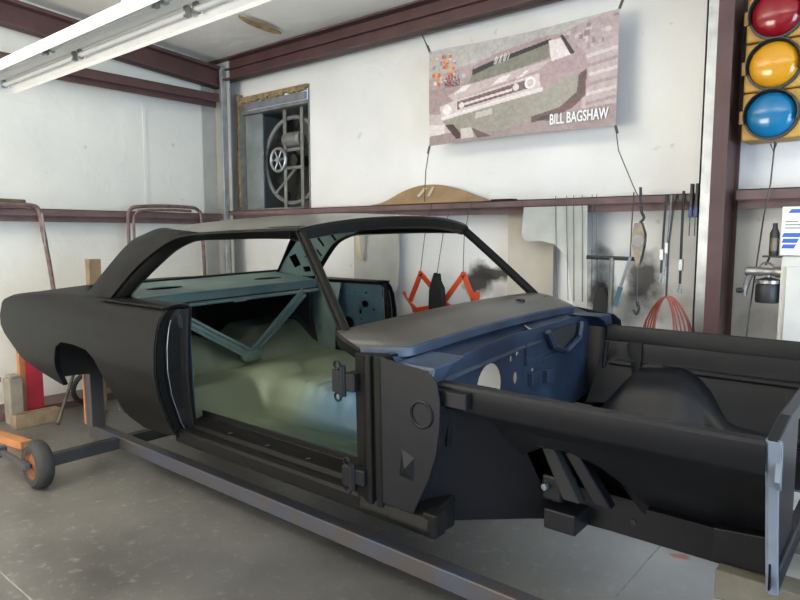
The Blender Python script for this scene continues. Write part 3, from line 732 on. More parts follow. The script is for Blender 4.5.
# hinge pillars
for s in (-1, 1):
    def Y(y): return YC + s * (YC - y)
    post = [(-1.655, 1.92), (-1.665, 1.765), (-1.655, 1.742), (-1.60, 1.730), (-1.585, 1.722), (-1.565, 1.722), (-1.560, 1.740), (-1.545, 1.742), (-1.538, 1.722), (-1.515, 1.722), (-1.510, 1.745), (-1.50, 1.92)]
    q = [(u, Y(v)) for u, v in post]
    MB().prism(q, lambda u, v, w: (u, v, w), .50, 1.075).build('hinge_pillar', 'black', car, bevel=.004)
    cs = [(-1.52, 1.075), (-1.30, 1.05), (-1.262, 1.02), (-1.248, .95), (-1.25, .86), (-1.265, .76), (-1.30, .66), (-1.345, .57), (-1.37, .52), (-1.52, .52)]
    cow = plate('cowl_side_panel', cs, [], lambda u, v, w: (u, YC + s * (.838 + w), v), .008, 'bay', car, bevel=.002)
    MB().tube([(-1.325 + .046 * math.cos(t), YC + s * .843, .895 + .046 * math.sin(t)) for t in np.linspace(0, 2 * math.pi, 28, endpoint=False)], .006, 6, True).build('round_embossing', 'bay', car, smooth=True)
    MB().add([(-1.42, YC + s * .842, .75), (-1.36, YC + s * .842, .73), (-1.365, YC + s * .842, .64), (-1.43, YC + s * .842, .65), (-1.388, YC + s * .866, .69)], [(0, 1, 4), (1, 2, 4), (2, 3, 4), (3, 0, 4), (0, 3, 2, 1)]).build('pyramid_embossing', 'bay', car)
    # hinges left on the pillar
    for (x, z, h) in ((-1.705, .965, .085), (-1.665, .60, .075)):
        hg = empty('door_hinge', (0, 0, 0)); hg.parent = car; ORG[hg.name] = (0, 0, 0)
        MB().box(x - .03, x + .03, Y(1.70) - .006, Y(1.70) + .006, z - h * .55, z + h * .5).build('hinge_leaf', 'bay', hg, bevel=.005)
        MB().box(x + .025, x + .075, Y(1.735) - .03, Y(1.735) + .03, z - h * .45, z + h * .4).build('hinge_arm', 'bay', hg, bevel=.006)
        MB().tube([(x + .02, Y(1.705), z - h * .7), (x + .02, Y(1.705), z + h * .7)], .013, 10).build('hinge_pin', 'bay', hg, smooth=True)
        for dz in (-.75, .7):
            ring = [(x - .004 + .016 * math.cos(t), Y(1.70), z + h * dz + .016 * math.sin(t)) for t in np.linspace(0, 2 * math.pi, 14, endpoint=False)]
            MB().tube(ring, .005, 6, True).build('hinge_eye', 'bay', hg, smooth=True)
# lower corner between pillar and sill
both('sill_front_corner', [[(-1.78 + .13 * t, 1.76 + .05 * k, .53 + .10 * t ** 2.2) for k in (0, 1, 2, 3)] for t in np.linspace(0, 1, 8)], 'black', solid=.004)

# firewall with its holes, plenum slope and braces
fw = [(-.72, 1.02), (-.10, 1.06), (.72, 1.06), (.72, .62), (.30, .56), (.18, .70), (-.18, .70), (-.30, .56), (-.72, .62)]
fh = [circ(-.28, .865, .10, .10, 22), circ(-.10, .955, .013, .016, 10), (circ(-.045, .972, .013, .016, 10)), circ(.10, .86, .016, n=10), circ(-.06, .86, .02, .03, 10), circ(.22, .88, .012, n=8), circ(.05, .93, .008, n=6), circ(-.5, .85, .02, n=8)]
plate('firewall', fw, fh, lambda u, v, w: (-1.40 + w, YC + u, v), .006, 'blue', car)
rows = [[(-1.525 + .14 * t, YC + v, 1.080 - .093 * t - .045 * t * max(0, -v / .8)) for v in np.linspace(-.78, .18, 14)] for t in np.linspace(0, 1, 6)]
G('plenum_slope', rows, 'blue', car, solid=.005)
rows = [[(-1.525 + .12 * t, YC + v, 1.082 - .04 * t) for v in np.linspace(.16, .80, 8)] for t in np.linspace(0, 1, 3)]
G('plenum_lip', rows, 'blue', car, solid=.005)
# stamped bead steps on the firewall
MB().box(-1.40, -1.385, YC + .02, YC + .025, .90, 1.0).box(-1.40, -1.385, YC + .02, YC + .34, .905, .915).build('firewall_bead', 'blue', car, bevel=.003)
for (v0, v1, z0) in ((.05, .13, .80), (.2, .27, .785)): MB().box(-1.40, -1.37, YC + v0, YC + v1, z0, z0 + .062).build('cable_bracket', 'blue', car, bevel=.004)
# trapezoid vent frame on the far half
tv = [(.20, 1.035), (.26, .955), (.40, .91), (.56, .955), (.58, 1.035)]
mb = MB()
for a, b in zip(tv[:-1], tv[1:]):
    mb.tube([(-1.37, YC + a[0], a[1]), (-1.37, YC + b[0], b[1])], .016, 6)
mb.build('vent_frame', 'blue', car)
MB().prism([(.24, 1.03), (.28, .965), (.40, .925), (.53, .965), (.55, 1.03)], lambda u, v, w: (w, YC + u, v), -1.392, -1.385).build('vent_cover', 'trunk', car)
# hood hinge brackets on the apron tops
for s in (-1, 1):
    MB().prism([(.60, 1.065), (.80, 1.055), (.83, .99), (.76, .985), (.70, 1.03)], lambda u, v, w: (w, YC + s * u, v), -1.47, -1.30).build('hood_hinge_bracket', 'blue', car, bevel=.008)
    MB().box(-1.32, -1.16, YC + s * .795 - .02, YC + s * .795 + .02, .93, .985).build('apron_joint_plate', 'bay', car, bevel=.004)

# front aprons, shock towers, rails
APW = .775
def apw(z):
    t = max(0, (.925 - z) / .325)
    return APW - .060 - .03 * min(1, t * 4) - .235 * t ** 1.5
for s in (-1, 1):
    def Q(w): return YC + s * w
    # top rail: face flange, rolled top, inner drop
    xs = np.linspace(-1.30, -.285, 12)
    rows = []
    for x in xs:
        k = .0
        rows.append([(x, Q(APW + .004), .915), (x, Q(APW + .010), .925), (x, Q(APW + .010), .992), (x, Q(APW + .002), 1.0), (x, Q(APW - .022), 1.003), (x, Q(APW - .028), .995), (x, Q(APW - .030), .905)])
    G('apron_rail', rows, 'bay', car, solid=.004)
    # apron sheet with wheel opening arch
    ZB = [(-1.30, .64), (-1.12, .66), (-1.06, .74), (-.98, .79), (-.88, .80), (-.78, .765), (-.71, .69), (-.68, .625), (-.655, .60), (-.285, .60)]
    rows = []
    for x in np.linspace(-1.30, -.285, 60):
        zb_ = interp(x, ZB); r_ = []
        for z in np.linspace(.925, zb_, 14):
            t = (.925 - z) / .325
            r_.append((x, Q(apw(z)), z))
        r_.append((r_[-1][0], r_[-1][1] - s * .02, r_[-1][2] + .004))
        rows.append(r_)
    G('inner_apron', rows, 'bay', car, solid=.005)
    MB().box(-.66, -.30, Q(.47) - .03, Q(.47) + .03, .603, .612).build('rail_flange', 'bay', car)
    # long slot beads pressed into the apron
    MB().box(-.98, -.36, Q(apw(.846) - .010) - .004, Q(apw(.846) - .010) + .004, .842, .850).build('slot_bead', 'blackstuff', car)
    MB().box(-1.22, -1.06, Q(apw(.846) - .010) - .004, Q(apw(.846) - .010) + .004, .842, .850).build('slot_bead', 'blackstuff', car)
    MB().box(-1.24, -.34, Q(apw(.82) - .008) - .006, Q(apw(.82) - .008) + .006, .818, .824).build('apron_rib', 'bay', car)
    # wheelhouse bulge / shock tower pressing
    rows = []
    for a in np.linspace(0, 1, 19):
        x = -1.22 + a * .86
        hgt = .60 + .22 * math.sin(math.pi * a) ** .6 if 0 < a < 1 else .60
        hgt = interp(a, [(0, .60), (.08, .70), (.16, .80), (.40, .82), (.46, .80), (.54, .755), (.60, .70), (.64, .645), (.70, .625), (1, .61)])
        dep = interp(a, [(0, .10), (.12, .20), (.42, .21), (.52, .15), (.62, .08), (1, .04)])
        w0 = apw(hgt + .02) - .004
        rows.append([(x, Q(w0), hgt + .02), (x, Q(max(.40, w0 - dep * .45)), hgt + .012), (x, Q(max(.38, w0 - dep * .8)), hgt - .008), (x, Q(max(.365, w0 - dep)), hgt - .05), (x, Q(max(.355, w0 - dep * 1.1)), hgt - .10), (x, Q(.35), .58)])
    G('shock_tower', rows, 'bay', car, solid=.005)
    MB().lathe([(.05, -.002), (.045, .008), (.02, .010), (0, .010)], (-.98, Q(.58), .795), 'z', 18).build('shock_mount', 'bay', car)
    # control arm struts under the tower
    MB().prism([(-1.02, .80), (-.97, .80), (-.86, .60), (-.92, .60)], lambda u, v, w: (u, Q(w), v), .52, .575).build('tower_strut', 'blackstuff', car, bevel=.006)
    MB().prism([(-.93, .76), (-.88, .77), (-.76, .60), (-.82, .60)], lambda u, v, w: (u, Q(w), v), .50, .55).build('tower_strut', 'bay', car, bevel=.006)
    MB().box(-1.02, -.94, Q(.49) - .05, Q(.49) + .05, .565, .66).build('control_arm_bracket', 'bay', car, bevel=.01)
    MB().tube([(-1.0, Q(.56), .62), (-.99, Q(.50), .62)], .012, 10).build('bracket_bushing', 'seam', car)
    # frame rail: kicks up from under the floor, box section
    rows = []
    for (x, zb_, zt_) in ((-1.75, .30, .44), (-1.55, .325, .50), (-1.32, .40, .56), (-1.05, .468, .60), (-.80, .475, .605), (-.47, .475, .605), (-.285, .475, .605)):
        yo, yi = Q(.445), Q(.345)
        rows.append([(x, yo, zb_), (x, yo, zt_), (x, yi, zt_), (x, yi, zb_), (x, yo, zb_)])
    G('frame_rail', rows, 'bay', car, solid=.003, smooth=False)
    for xh in (-.72, -.36):
        MB().lathe([(0, -.003), (.011, -.003), (.011, .003), (0, .003)], (xh, Q(.447), .53), 'y', 10).build('rail_hole', 'blackstuff', car)
    MB().box(-1.0, -.88, Q(.50) - .06, Q(.50) + .06, .47, .545).build('strut_mount_box', 'bay', car, bevel=.006)
    # rear wheel well splash and torque box
    rows = []
    for a in np.linspace(0, 1, 14):
        z = .93 - .485 * a; e = a ** .8
        tp = [(-1.275, .80), (-1.255, .765), (-1.235, .74), (-1.20, .725), (-1.15, .715), (-1.10, .71)]
        bt_ = [(-1.42, .80), (-1.40, .74), (-1.32, .67), (-1.21, .575), (-1.10, .48), (-1.02, .42)]
        rows.append([(p[0] * (1 - e) + q[0] * e, Q(p[1] * (1 - e) + q[1] * e), z) for p, q in zip(tp, bt_)])
    G('wheel_well_splash', rows, 'bay', car, solid=.005)
    mb = MB()
    for k, u in enumerate((.74, .70)):
        mb.tube([(-1.275, Q(u), .90), (-1.285, Q(u), .76)], .009, 6)
    mb.tube([(-1.26, Q(.64), .93), (-1.27, Q(.63), .78), (-1.25, Q(.60), .68)], .012, 6)
    mb.build('splash_rib', 'bay', car)
    MB().box(-1.64, -1.48, Q(.62) - .18, Q(.62) + .18, .435, .52).build('torque_box', 'bay', car, bevel=.01)
    MB().prism([(-.45, .63), (-.30, .645), (-.295, .53), (-.45, .525)], lambda u, v, w: (u, Q(w), v), .45, .54).build('bumper_mount_box', 'bay', car, bevel=.004)
# lower cross member between the rails
MB().box(-1.02, -.86, YC - .35, YC + .35, .47, .53).build('cross_member', 'bay', car, bevel=.01)
# radiator support yoke: uprights, top and lower bars
for s in (-1, 1):
    rows = []
    for (z, w_, d) in ((1.005, .775, .024), (.95, .765, .024), (.86, .735, .018), (.72, .70, .018), (.60, .665, .018), (.535, .64, .018)):
        y = YC + s * w_
        rows.append([(-.285, y - s * .026, z), (-.285, y, z), (-.278, y + s * .006, z), (-.278 + d, y + s * .004, z), (-.278 + d, y - s * .014, z)])
    G('yoke_upright', rows, 'paleblue', car, solid=.004, smooth=False)
    MB().prism([(.765, 1.006), (.775, .90), (.745, .87), (.755, .99)], lambda u, v, w: (w, YC + s * u, v), -.262, -.250).build('yoke_tab', 'paleblue', car)
MB().prism([(-.775, 1.004), (.775, 1.004), (.60, 1.03), (-.60, 1.03)], lambda u, v, w: (w, YC + u, v), -.288, -.256).box(-.29, -.28, YC - .70, YC + .70, .95, 1.01).build('yoke_top_bar', 'bay', car, bevel=.006)
MB().box(-.29, -.258, YC - .63, YC + .63, .535, .60).build('yoke_lower_bar', 'bay', car, bevel=.006)
plate('radiator_panel', [(-.68, .56), (-.70, .98), (.70, .98), (.68, .56)], [[(-.34, .58), (-.34, .95), (.34, .95), (.34, .58)]], lambda u, v, w: (-.275 + w, YC + u, v), .005, 'bay', car)

# ---------------------------------------------------------------- cart under the body
cart = empty('body_cart', (-3.0, 1.97, 0.0), 'low wheeled steel cart of square tube carrying the black body shell', 'cart')
MB().box(-4.38, 0.15, 1.935, 2.005, .115, .195).build('side_rail', 'cart', cart, bevel=.006)
MB().box(-4.38, 0.15, 3.135, 3.205, .115, .195).build('side_rail', 'cart', cart, bevel=.006)
MB().box(-4.03, -3.96, 1.52, 3.62, .115, .185).build('cross_tube', 'darksteel', cart, bevel=.006)
MB().box(-0.02, 0.05, 1.5, 3.6, .115, .185).build('cross_tube', 'darksteel', cart, bevel=.006)
for y in (1.97, 3.17):
    MB().box(-4.40, -4.32, y - .045, y + .045, .19, .618).build('post', 'cart', cart, bevel=.005)
    MB().box(-4.42, -4.40, y - .05, y + .035, .20, .60).build('orange_plate', 'orangewood', cart)
    MB().box(-.14, -.05, y - .02, y + .10, .19, .418).build('front_post', 'rust', cart, bevel=.005)
for (x, y, s) in ((-3.995, 1.455, -1), (-3.995, 3.685, 1)):
    wh = empty('wheel', (0, 0, 0)); wh.parent = cart; ORG[wh.name] = (0, 0, 0)
    MB().lathe([(.085, -.045), (.118, -.048), (.136, -.035), (.143, -.012), (.143, .012), (.136, .035), (.118, .048), (.085, .045), (.080, 0), (.085, -.045)], (x, y, .143), 'y', 28).build('tire', 'rubber', wh, smooth=True)
    MB().lathe([(0, -.038), (.03, -.04), (.034, -.03), (.075, -.022), (.087, -.046), (.087, .046), (.075, .022), (.03, .04), (0, .04)], (x, y, .143), 'y', 20).build('rim', 'rust', wh)
    MB().tube([(x, y - .075, .143), (x, y + .09, .143)], .013, 10).build('axle', 'darksteel', wh)
mb = MB().box(-4.40, -3.97, 1.375, 1.405, .13, .165).box(-4.43, -4.37, 1.35, 1.42, .115, .18)
mb.build('tow_link', 'cart', cart, bevel=.004)
tag(MB().box(-.43, .30, 1.985, 2.085, .42, .511).build('timber_block', 'greywood', bevel=.006), 'greyed timber beam wedged under the front end of the body shell', 'timber')
tag(MB().box(-.43, .30, 3.055, 3.155, .42, .533).build('timber_block', 'greywood', bevel=.006), 'greyed timber beam under the front frame rail by the wall', 'timber')

# ---------------------------------------------------------------- clutter by the left wall
tag(MB().box(-5.36, -5.33, 1.80, 2.14, 0, .105).box(-5.42, -5.362, 1.80, 1.83, 0, .10).box(-5.42, -5.362, 2.11, 2.14, 0, .10).box(-5.45, -5.422, 1.80, 2.14, 0, .10).build('wooden_tray', 'wood', bevel=.003), 'shallow weathered wooden tray on the concrete by the white wall', 'tray')
o = MB().box(-5.40, -4.80, 1.60, 1.68, 0.0, .055, rz(.14)).build('orange_board', 'orangewood', bevel=.004)
tag(o, 'orange stained board lying on the floor beside the wooden tray', 'board')
tag(MB().box(-5.60, -5.46, 1.815, 1.915, .0, .37).box(-5.59, -5.47, 1.83, 1.90, .37, .395).build('upright_carton', 'masonry', bevel=.01), 'grey brown upright carton standing behind the wooden tray', 'carton')
o = MB().box(-5.60, -5.545, 1.965, 2.095, .0, .80).build('red_panel', 'red', bevel=.004)
tag(o, 'red painted plank standing upright behind the rear quarter', 'plank')
MB().box(-5.60, -5.546, 1.925, 1.964, .0, .80).build('plank_edge', 'orangewood', o)
tag(MB().tube([(-5.22, 2.06, .008), (-5.75, 2.62, .80)], .014, 8).build('leaning_stick', 'greywood'), 'thin wooden stick leaning against the left wall', 'stick')
ring = [(-5.62 + .04 * math.sin(t), 2.50 + .14 * math.cos(t), .165 + .14 * math.sin(t)) for t in np.linspace(0, 2 * math.pi, 30, endpoint=False)]
tag(MB().tube(ring, .022, 8, True).build('rubber_loop', 'rubber', smooth=True), 'black rubber hose loop standing against the left wall', 'hose')
tag(MB().box(-5.75, -5.68, 1.55, 1.83, .32, .36).box(-5.75, -5.70, 1.57, 1.60, 0.06, .32).box(-5.75, -5.70, 1.78, 1.81, .06, .32).build('wooden_trestle', 'wood'), 'pale wooden trestle with a flat top rail against left wall', 'trestle')
tag(MB().lathe([(.028, 0), (.028, .30), (.024, .30), (.024, .02), (0, .02)], (-4.75, 2.62, .22), 'x', 14).build('steel_pipe', 'galv', car), '', '') if False else None
tag(MB().box(-5.40, -5.33, 2.415, 2.515, 0, 1.295, ).build('standing_board', 'wood', bevel=.004), 'plain wooden board standing on end behind the trunk', 'board')

# bent tube frames hung on the left girt
fr1 = tag(MB().tube(cat([(-5.76, 1.30, 1.74), (-5.76, 2.0, 1.735), (-5.76, 2.16, 1.735), (-5.755, 2.215, 1.70), (-5.75, 2.235, 1.55), (-5.74, 2.265, 1.30), (-5.72, 2.29, 0.98)], 40), [.020] * 30 + [.018] * 10, 8).build('bent_tube_frame', 'rusttube', smooth=True), 'rusty bent tube frame hung on the girt with canvas roll', 'tube frame')
MB().tube([(-5.735, 2.235, 1.68), (-5.735, 2.245, 1.40)], .009, 6).build('inner_strap', 'greysteel', fr1)
tag(MB().tube([(-5.86, 1.20, 1.757), (-5.86, 1.7, 1.757), (-5.86, 2.15, 1.754)], [.036, .04, .036], 10).build('canvas_roll', 'olive', smooth=True), 'olive canvas roll lying along the left girt', 'canvas roll')
fr2 = tag(MB().tube(cat([(-5.745, 2.975, .9), (-5.745, 2.98, 1.45), (-5.745, 2.985, 1.66), (-5.745, 3.01, 1.73), (-5.745, 3.08, 1.757), (-5.745, 3.35, 1.772), (-5.745, 3.64, 1.768), (-5.745, 3.72, 1.745), (-5.745, 3.755, 1.68), (-5.745, 3.77, 1.4), (-5.745, 3.78, .9)], 60), .017, 8).build('bent_tube_frame', 'rusttube', smooth=True), 'rusty inverted U of bent tube hanging over the left girt', 'tube frame')
MB().tube(cat([(-5.71, 3.01, .9), (-5.71, 3.015, 1.45), (-5.71, 3.02, 1.64), (-5.71, 3.05, 1.70), (-5.71, 3.12, 1.722), (-5.71, 3.4, 1.735), (-5.71, 3.62, 1.73)], 40), .013, 8).build('inner_tube', 'rusttube', fr2, smooth=True)

# ---------------------------------------------------------------- banner
BX0, BX1, BZ0, BZ1, BY = -3.085, -1.597, 2.190, 2.906, 4.085
NU, NV = 300, 150
uu, vv = np.meshgrid(np.linspace(0, 1, NU), np.linspace(0, 1, NV), indexing='ij')   # v = 0 at the top
rng = np.random.RandomState(3)
def smooth_noise(n, m):
    g = rng.rand(n, m); x = np.linspace(0, n - 1.001, NU); y = np.linspace(0, m - 1.001, NV)
    xi = x.astype(int); yi = y.astype(int); fx_ = (x - xi)[:, None]; fy_ = (y - yi)[None, :]
    return (g[xi][:, yi] * (1 - fx_) * (1 - fy_) + g[xi + 1][:, yi] * fx_ * (1 - fy_) + g[xi][:, yi + 1] * (1 - fx_) * fy_ + g[xi + 1][:, yi + 1] * fx_ * fy_)
img = np.zeros((NU, NV, 3)); img[:] = (0.42, 0.33, 0.33)
def inpoly(poly):
    c = np.zeros(uu.shape, bool); n = len(poly)
    for i in range(n):
        (x1, y1), (x2, y2) = poly[i], poly[(i + 1) % n]
        if y1 == y2: continue
        t = (vv - y1) / (y2 - y1)
        hit = ((y1 > vv) != (y2 > vv)) & (uu < x1 + t * (x2 - x1)); c ^= hit
    return c
def paint(poly, col, a=1.0):
    m = inpoly(poly)[..., None] * a; img[:] = img * (1 - m) + np.array(col) * m
def disc(cx, cy, r, col, a=1.0, asp=2.08):
    m = (((uu - cx) * asp) ** 2 + (vv - cy) ** 2 < r * r)[..., None] * a; img[:] = img * (1 - m) + np.array(col) * m
mv = (0.44, 0.34, 0.35); gr = (0.30, 0.285, 0.26); lt = (0.72, 0.62, 0.62); dk = (0.13, 0.095, 0.10); wh_ = (0.78, 0.72, 0.72)
# crowd band, sky and track
paint([(0, 0), (1, 0), (1, .30), (0, .42)], (0.46, 0.38, 0.38))
for k in range(240):
    x, y = rng.rand(), .02 + .36 * rng.rand(); w, h = .008 + .02 * rng.rand(), .015 + .05 * rng.rand()
    c = [(0.62, .53, .53), (.30, .23, .24), (.50, .42, .42), (.40, .33, .33)][rng.randint(4)]
    paint([(x, y), (x + w, y), (x + w, y + h), (x, y + h)], c, .7)
paint([(0, .0), (.30, .0), (.95, 0), (.72, .10), (.45, .15), (.2, .22), (.0, .30)], (0.50, 0.48, 0.47), .75)
paint([(.84, .30), (1, .22), (1, .95), (.84, .85)], (0.50, 0.41, 0.41))
for k in range(7): paint([(.86, .34 + k * .085), (1, .30 + k * .085), (1, .33 + k * .085), (.86, .37 + k * .085)], [(0.66, .58, .58), (.36, .29, .30)][k % 2], .7)
paint([(0, .66), (.12, .70), (.16, 1), (0, 1)], (0.55, .46, .46)); paint([(0, .78), (.10, .80), (.10, .90), (0, .90)], (.70, .62, .62))
paint([(0, .9), (1, .80), (1, 1), (0, 1)], (0.38, .31, .31))
# car body: roof, windscreen, hood, grille, bumper, wheels
paint([(.27, .24), (.40, .15), (.62, .09), (.72, .09), (.80, .20), (.86, .32), (.88, .62), (.80, .78), (.60, .86), (.45, .93), (.16, .90), (.08, .70), (.07, .60), (.12, .50), (.22, .42)], mv)
paint([(.28, .30), (.40, .22), (.68, .13), (.69, .30), (.50, .36), (.24, .42)], gr)
paint([(.27, .27), (.42, .20), (.69, .12), (.69, .16), (.42, .25), (.27, .33)], dk)
paint([(.68, .14), (.74, .14), (.79, .31), (.70, .34)], lt); paint([(.735, .11), (.75, .11), (.81, .30), (.79, .31)], dk)
paint([(.12, .50), (.24, .42), (.50, .36), (.70, .32), (.64, .40), (.16, .56)], (0.55, .46, .46))
for (a, b) in ((.16, .23), (.38, .46), (.52, .56)): paint([(a, .50 - .12 * (a - .1)), (b, .49 - .12 * (b - .1)), (b + .03, .43 - .12 * (b - .1)), (a + .05, .43 - .12 * (a - .1))], wh_, .8)
paint([(.07, .60), (.16, .56), (.64, .43), (.65, .58), (.08, .73)], (0.62, .53, .53))
paint([(.18, .575), (.58, .475), (.60, .56), (.18, .66)], dk, .75); paint([(.22, .60), (.50, .535), (.50, .56), (.22, .625)], lt)
disc(.115, .645, .055, wh_); disc(.205, .62, .032, lt); disc(.52, .53, .035, lt); disc(.595, .51, .058, wh_); disc(.595, .51, .036, (0.6, .5, .5))
paint([(.08, .71), (.66, .57), (.66, .61), (.08, .75)], wh_, .8)
paint([(.08, .75), (.66, .61), (.80, .50), (.86, .50), (.84, .70), (.62, .86), (.45, .94), (.17, .92)], (0.37, .345, .315))
paint([(.29, .72), (.39, .70), (.39, .76), (.29, .78)], lt, .6)
paint([(.10, .80), (.15, .80), (.22, .96), (.17, .96)], dk, .85); paint([(.20, .86), (.27, .86), (.28, .97), (.20, .97)], (.70, .62, .62), .7); paint([(.26, .86), (.38, .98), (.30, .98)], dk, .6)
paint([(.83, .50), (.865, .46), (.86, .70), (.80, .80), (.72, .86), (.60, .90), (.60, .84), (.74, .78), (.82, .66)], dk, .7); paint([(.62, .88), (.66, .84), (.72, .84), (.70, .90)], dk, .7)
# colour splash and scribbles at the upper left
for k in range(60):
    x, y = .02 + .14 * rng.rand(), .06 + .30 * rng.rand(); w = .006 + .012 * rng.rand()
    paint([(x, y), (x + w, y), (x + w, y + w * 2.4), (x, y + w * 2.4)], [(.75, .42, .10), (.62, .16, .13), (.82, .76, .74), (.34, .28, .36)][rng.randint(4)], .8)
for k in range(16):
    x = .10 + .006 * k; paint([(x, .34 - .02 * (k % 3)), (x + .004, .34 - .02 * (k % 3)), (x + .010, .41), (x + .006, .41)], (.16, .12, .14), .8)
for k in range(11):
    x = .385 + .008 * k; paint([(x + .010, .195 - .016 * (k % 2) - .002 * k), (x + .015, .195 - .016 * (k % 2) - .002 * k), (x + .004, .26 - .002 * k), (x, .26 - .002 * k)], (.82, .78, .78), .85 if k % 3 else .2)
img *= (0.84 + 0.32 * (smooth_noise(70, 36)[..., None] * .5 + smooth_noise(180, 90)[..., None] * .5))
img = np.clip(((img - .36) * 1.15 + .27) * np.array((.93, .97, .95)), .02, 1)          # faded print
img = np.clip(img, 0, 1)
def ban(u, v, w=0):
    sag = .018 * math.sin(math.pi * u) * math.sin(math.pi * v) + .006 * math.sin(u * 9 + v * 4)
    x = BX0 + (BX1 - BX0) * u; z = BZ1 - (BZ1 - BZ0) * v
    z += -.012 * math.sin(math.pi * u) * (1 - v) * 1.2 + .012 * math.sin(math.pi * u) * v
    return (x, BY - sag - w, z)
rows = [[ban(uu[i, j], vv[i, j]) for j in range(NV)] for i in range(NU)]
bme = gridmesh(rows)
ca = bme.color_attributes.new('print', 'FLOAT_COLOR', 'POINT')
ca.data.foreach_set('color', np.concatenate([img.reshape(-1, 3), np.ones((NU * NV, 1))], 1).astype(np.float32).ravel())
bm_ = bpy.data.materials.new('printed_vinyl'); bm_.use_nodes = True
nt = bm_.node_tree; at = nt.nodes.new('ShaderNodeAttribute'); at.attribute_name = 'print'
nt.links.new(at.outputs['Color'], nt.nodes['Principled BSDF'].inputs['Base Color']); nt.nodes['Principled BSDF'].inputs['Roughness'].default_value = .45
banner = tag(mk('wall_banner', bme, bm_, None, smooth=True, solid=.003, soff=0), 'faded mauve printed banner of a drag-racing car tied to the back wall', 'banner')
def text_mesh(body, size, fn, ext=.0008):
    cu = bpy.data.curves.new('t', 'FONT'); cu.body = body; cu.size = size; cu.extrude = ext; cu.offset = .0016
    ob = bpy.data.objects.new('t', cu); COL.objects.link(ob); bpy.context.view_layer.update()
    me = bpy.data.meshes.new_from_object(ob.evaluated_get(bpy.context.evaluated_depsgraph_get()))
    bpy.data.objects.remove(ob)
    for v in me.vertices: v.co = fn(*v.co)
    return me
tm = text_mesh('BILL BAGSHAW', .098, lambda x, y, z: (-2.055 + x * .605, ban(.75, .88)[1] - .010 - z, 2.243 + y))
mk('banner_lettering', tm, 'white', banner)
mb = MB()
for (u, v) in ((.006, .012), (.994, .012), (.006, .985), (.994, .985)):
    p = ban(u, v); MB().lathe([(.012, -.004), (.012, .004), (.005, .004), (.005, -.004), (.012, -.004)], (p[0], p[1], p[2]), 'y', 12).build('grommet', 'copper', banner)
mb = MB()
c1, c2, c3, c4 = ban(0, 0), ban(1, 0), ban(0, 1), ban(1, 1)
for parts_ in (([c1, (c1[0] - .09, 4.10, 3.06)], .005, [c1, (c1[0] - .02, 4.08, c1[2] + .05)]), ([c2, (c2[0] + .05, 4.10, 3.06)], .006, [c2, (c2[0] + .02, 4.09, c2[2] + .06)]),
               ([c3, (c3[0] - .03, 4.08, 2.0), (c3[0] - .05, 4.09, 1.76)], .004, [c3, (c3[0] - .01, 4.08, c3[2] - .06)]),
               ([c4, (c4[0] + .03, 4.07, 2.03), (c4[0] + .14, 4.05, 1.80), (c4[0] + .16, 4.08, 1.74)], .0035, [c4, (c4[0] + .015, 4.08, c4[2] - .05)])):
    MB().tube(parts_[0], parts_[1], 6).tube(parts_[2], .009, 6).build('tie_cord', 'wire', banner)

# ---------------------------------------------------------------- traffic signal
ts = empty('traffic_signal', (-.715, 4.12, 2.01), 'yellow three-lens traffic signal with red, amber and blue lenses on the wall', 'traffic light')
for zc_, lens in ((2.68, 'lred'), (2.413, 'lyel'), (2.148, 'lblue')):
    sec = MB().box(-.862, -.570, 4.045, 4.235, zc_ - .1295, zc_ + .1295).build('signal_section', 'tyellow', ts, bevel=.012)
    door = MB().lathe([(.136, .01), (.136, -.012), (.124, -.014), (.122, .01)], (-.715, 4.04, zc_), 'y', 32).build('lens_ring', 'darksteel', sec, smooth=True)
    vis = [[(-.715 + r_ * math.cos(a), y, zc_ + r_ * math.sin(a)) for a in np.linspace(-.3, math.pi + .3, 24)] for (r_, y) in ((.136, 4.04), (.134, 4.005), (.130, 3.985))]
    G('visor_stub', vis, 'darksteel', sec, solid=.004)
    pr = [(.0, -.052)] + [(.121 * math.sin(t), -.052 + .050 * (1 - math.cos(t)) / (1 - math.cos(1.5708))) for t in np.linspace(.15, 1.5708, 9)]
    MB().lathe(pr, (-.715, 4.032, zc_), 'y', 32).build('lens', lens, sec, smooth=True)
    for sx in (-1, 1):
        MB().box(-.715 + sx * .147 - .010, -.715 + sx * .147 + .010, 4.035, 4.06, zc_ - .035, zc_ + .035).build('latch', 'tyellow', sec)
tag(MB().tube([(-.70, 4.10, 2.012), (-.705, 4.07, 1.78), (-.725, 4.05, 1.60), (-.77, 4.05, 1.05), (-.79, 4.06, .70)], .0045, 6).tube([(-.72, 4.09, 2.0), (-.70, 4.08, 1.95), (-.69, 4.09, 2.0)], .004, 6).build('hanging_cable', 'wire'), 'thin brown cable hanging down from the traffic signal', 'cable')

# ---------------------------------------------------------------- on the back girt and wall
rows = []
for t in np.linspace(0, 1, 25):
    x = -3.72 + 1.13 * t; arch = .165 * math.sin(math.pi * t) ** .95 * (1.22 - .55 * t)
    rows.append([(x, 4.105 + .13 * s_ + .03 * math.sin(math.pi * t), 1.747 + max(.006, arch) * s_) for s_ in np.linspace(0, 1, 7)])
cb = tag(G('cardboard_sheet', rows, 'cardboard', solid=.008), 'bowed sheet of brown cardboard propped on the back girt', 'cardboard')
mb = MB()
for (x, r_) in ((-3.24, .3), (-3.15, -.1)): MB().box(x - .014, x + .014, 4.19, 4.196, 1.79, 1.895, Matrix.Rotation(r_, 3, 'Y') @ Matrix.Rotation(-.75, 3, 'X')).build('tape_strip', 'tan', cb)
tag(MB().box(-2.53, -2.36, 4.11, 4.2, 1.7455, 1.758).build('black_strip', 'blackstuff'), 'flat black strip resting beside the cardboard on the girt', 'strip')
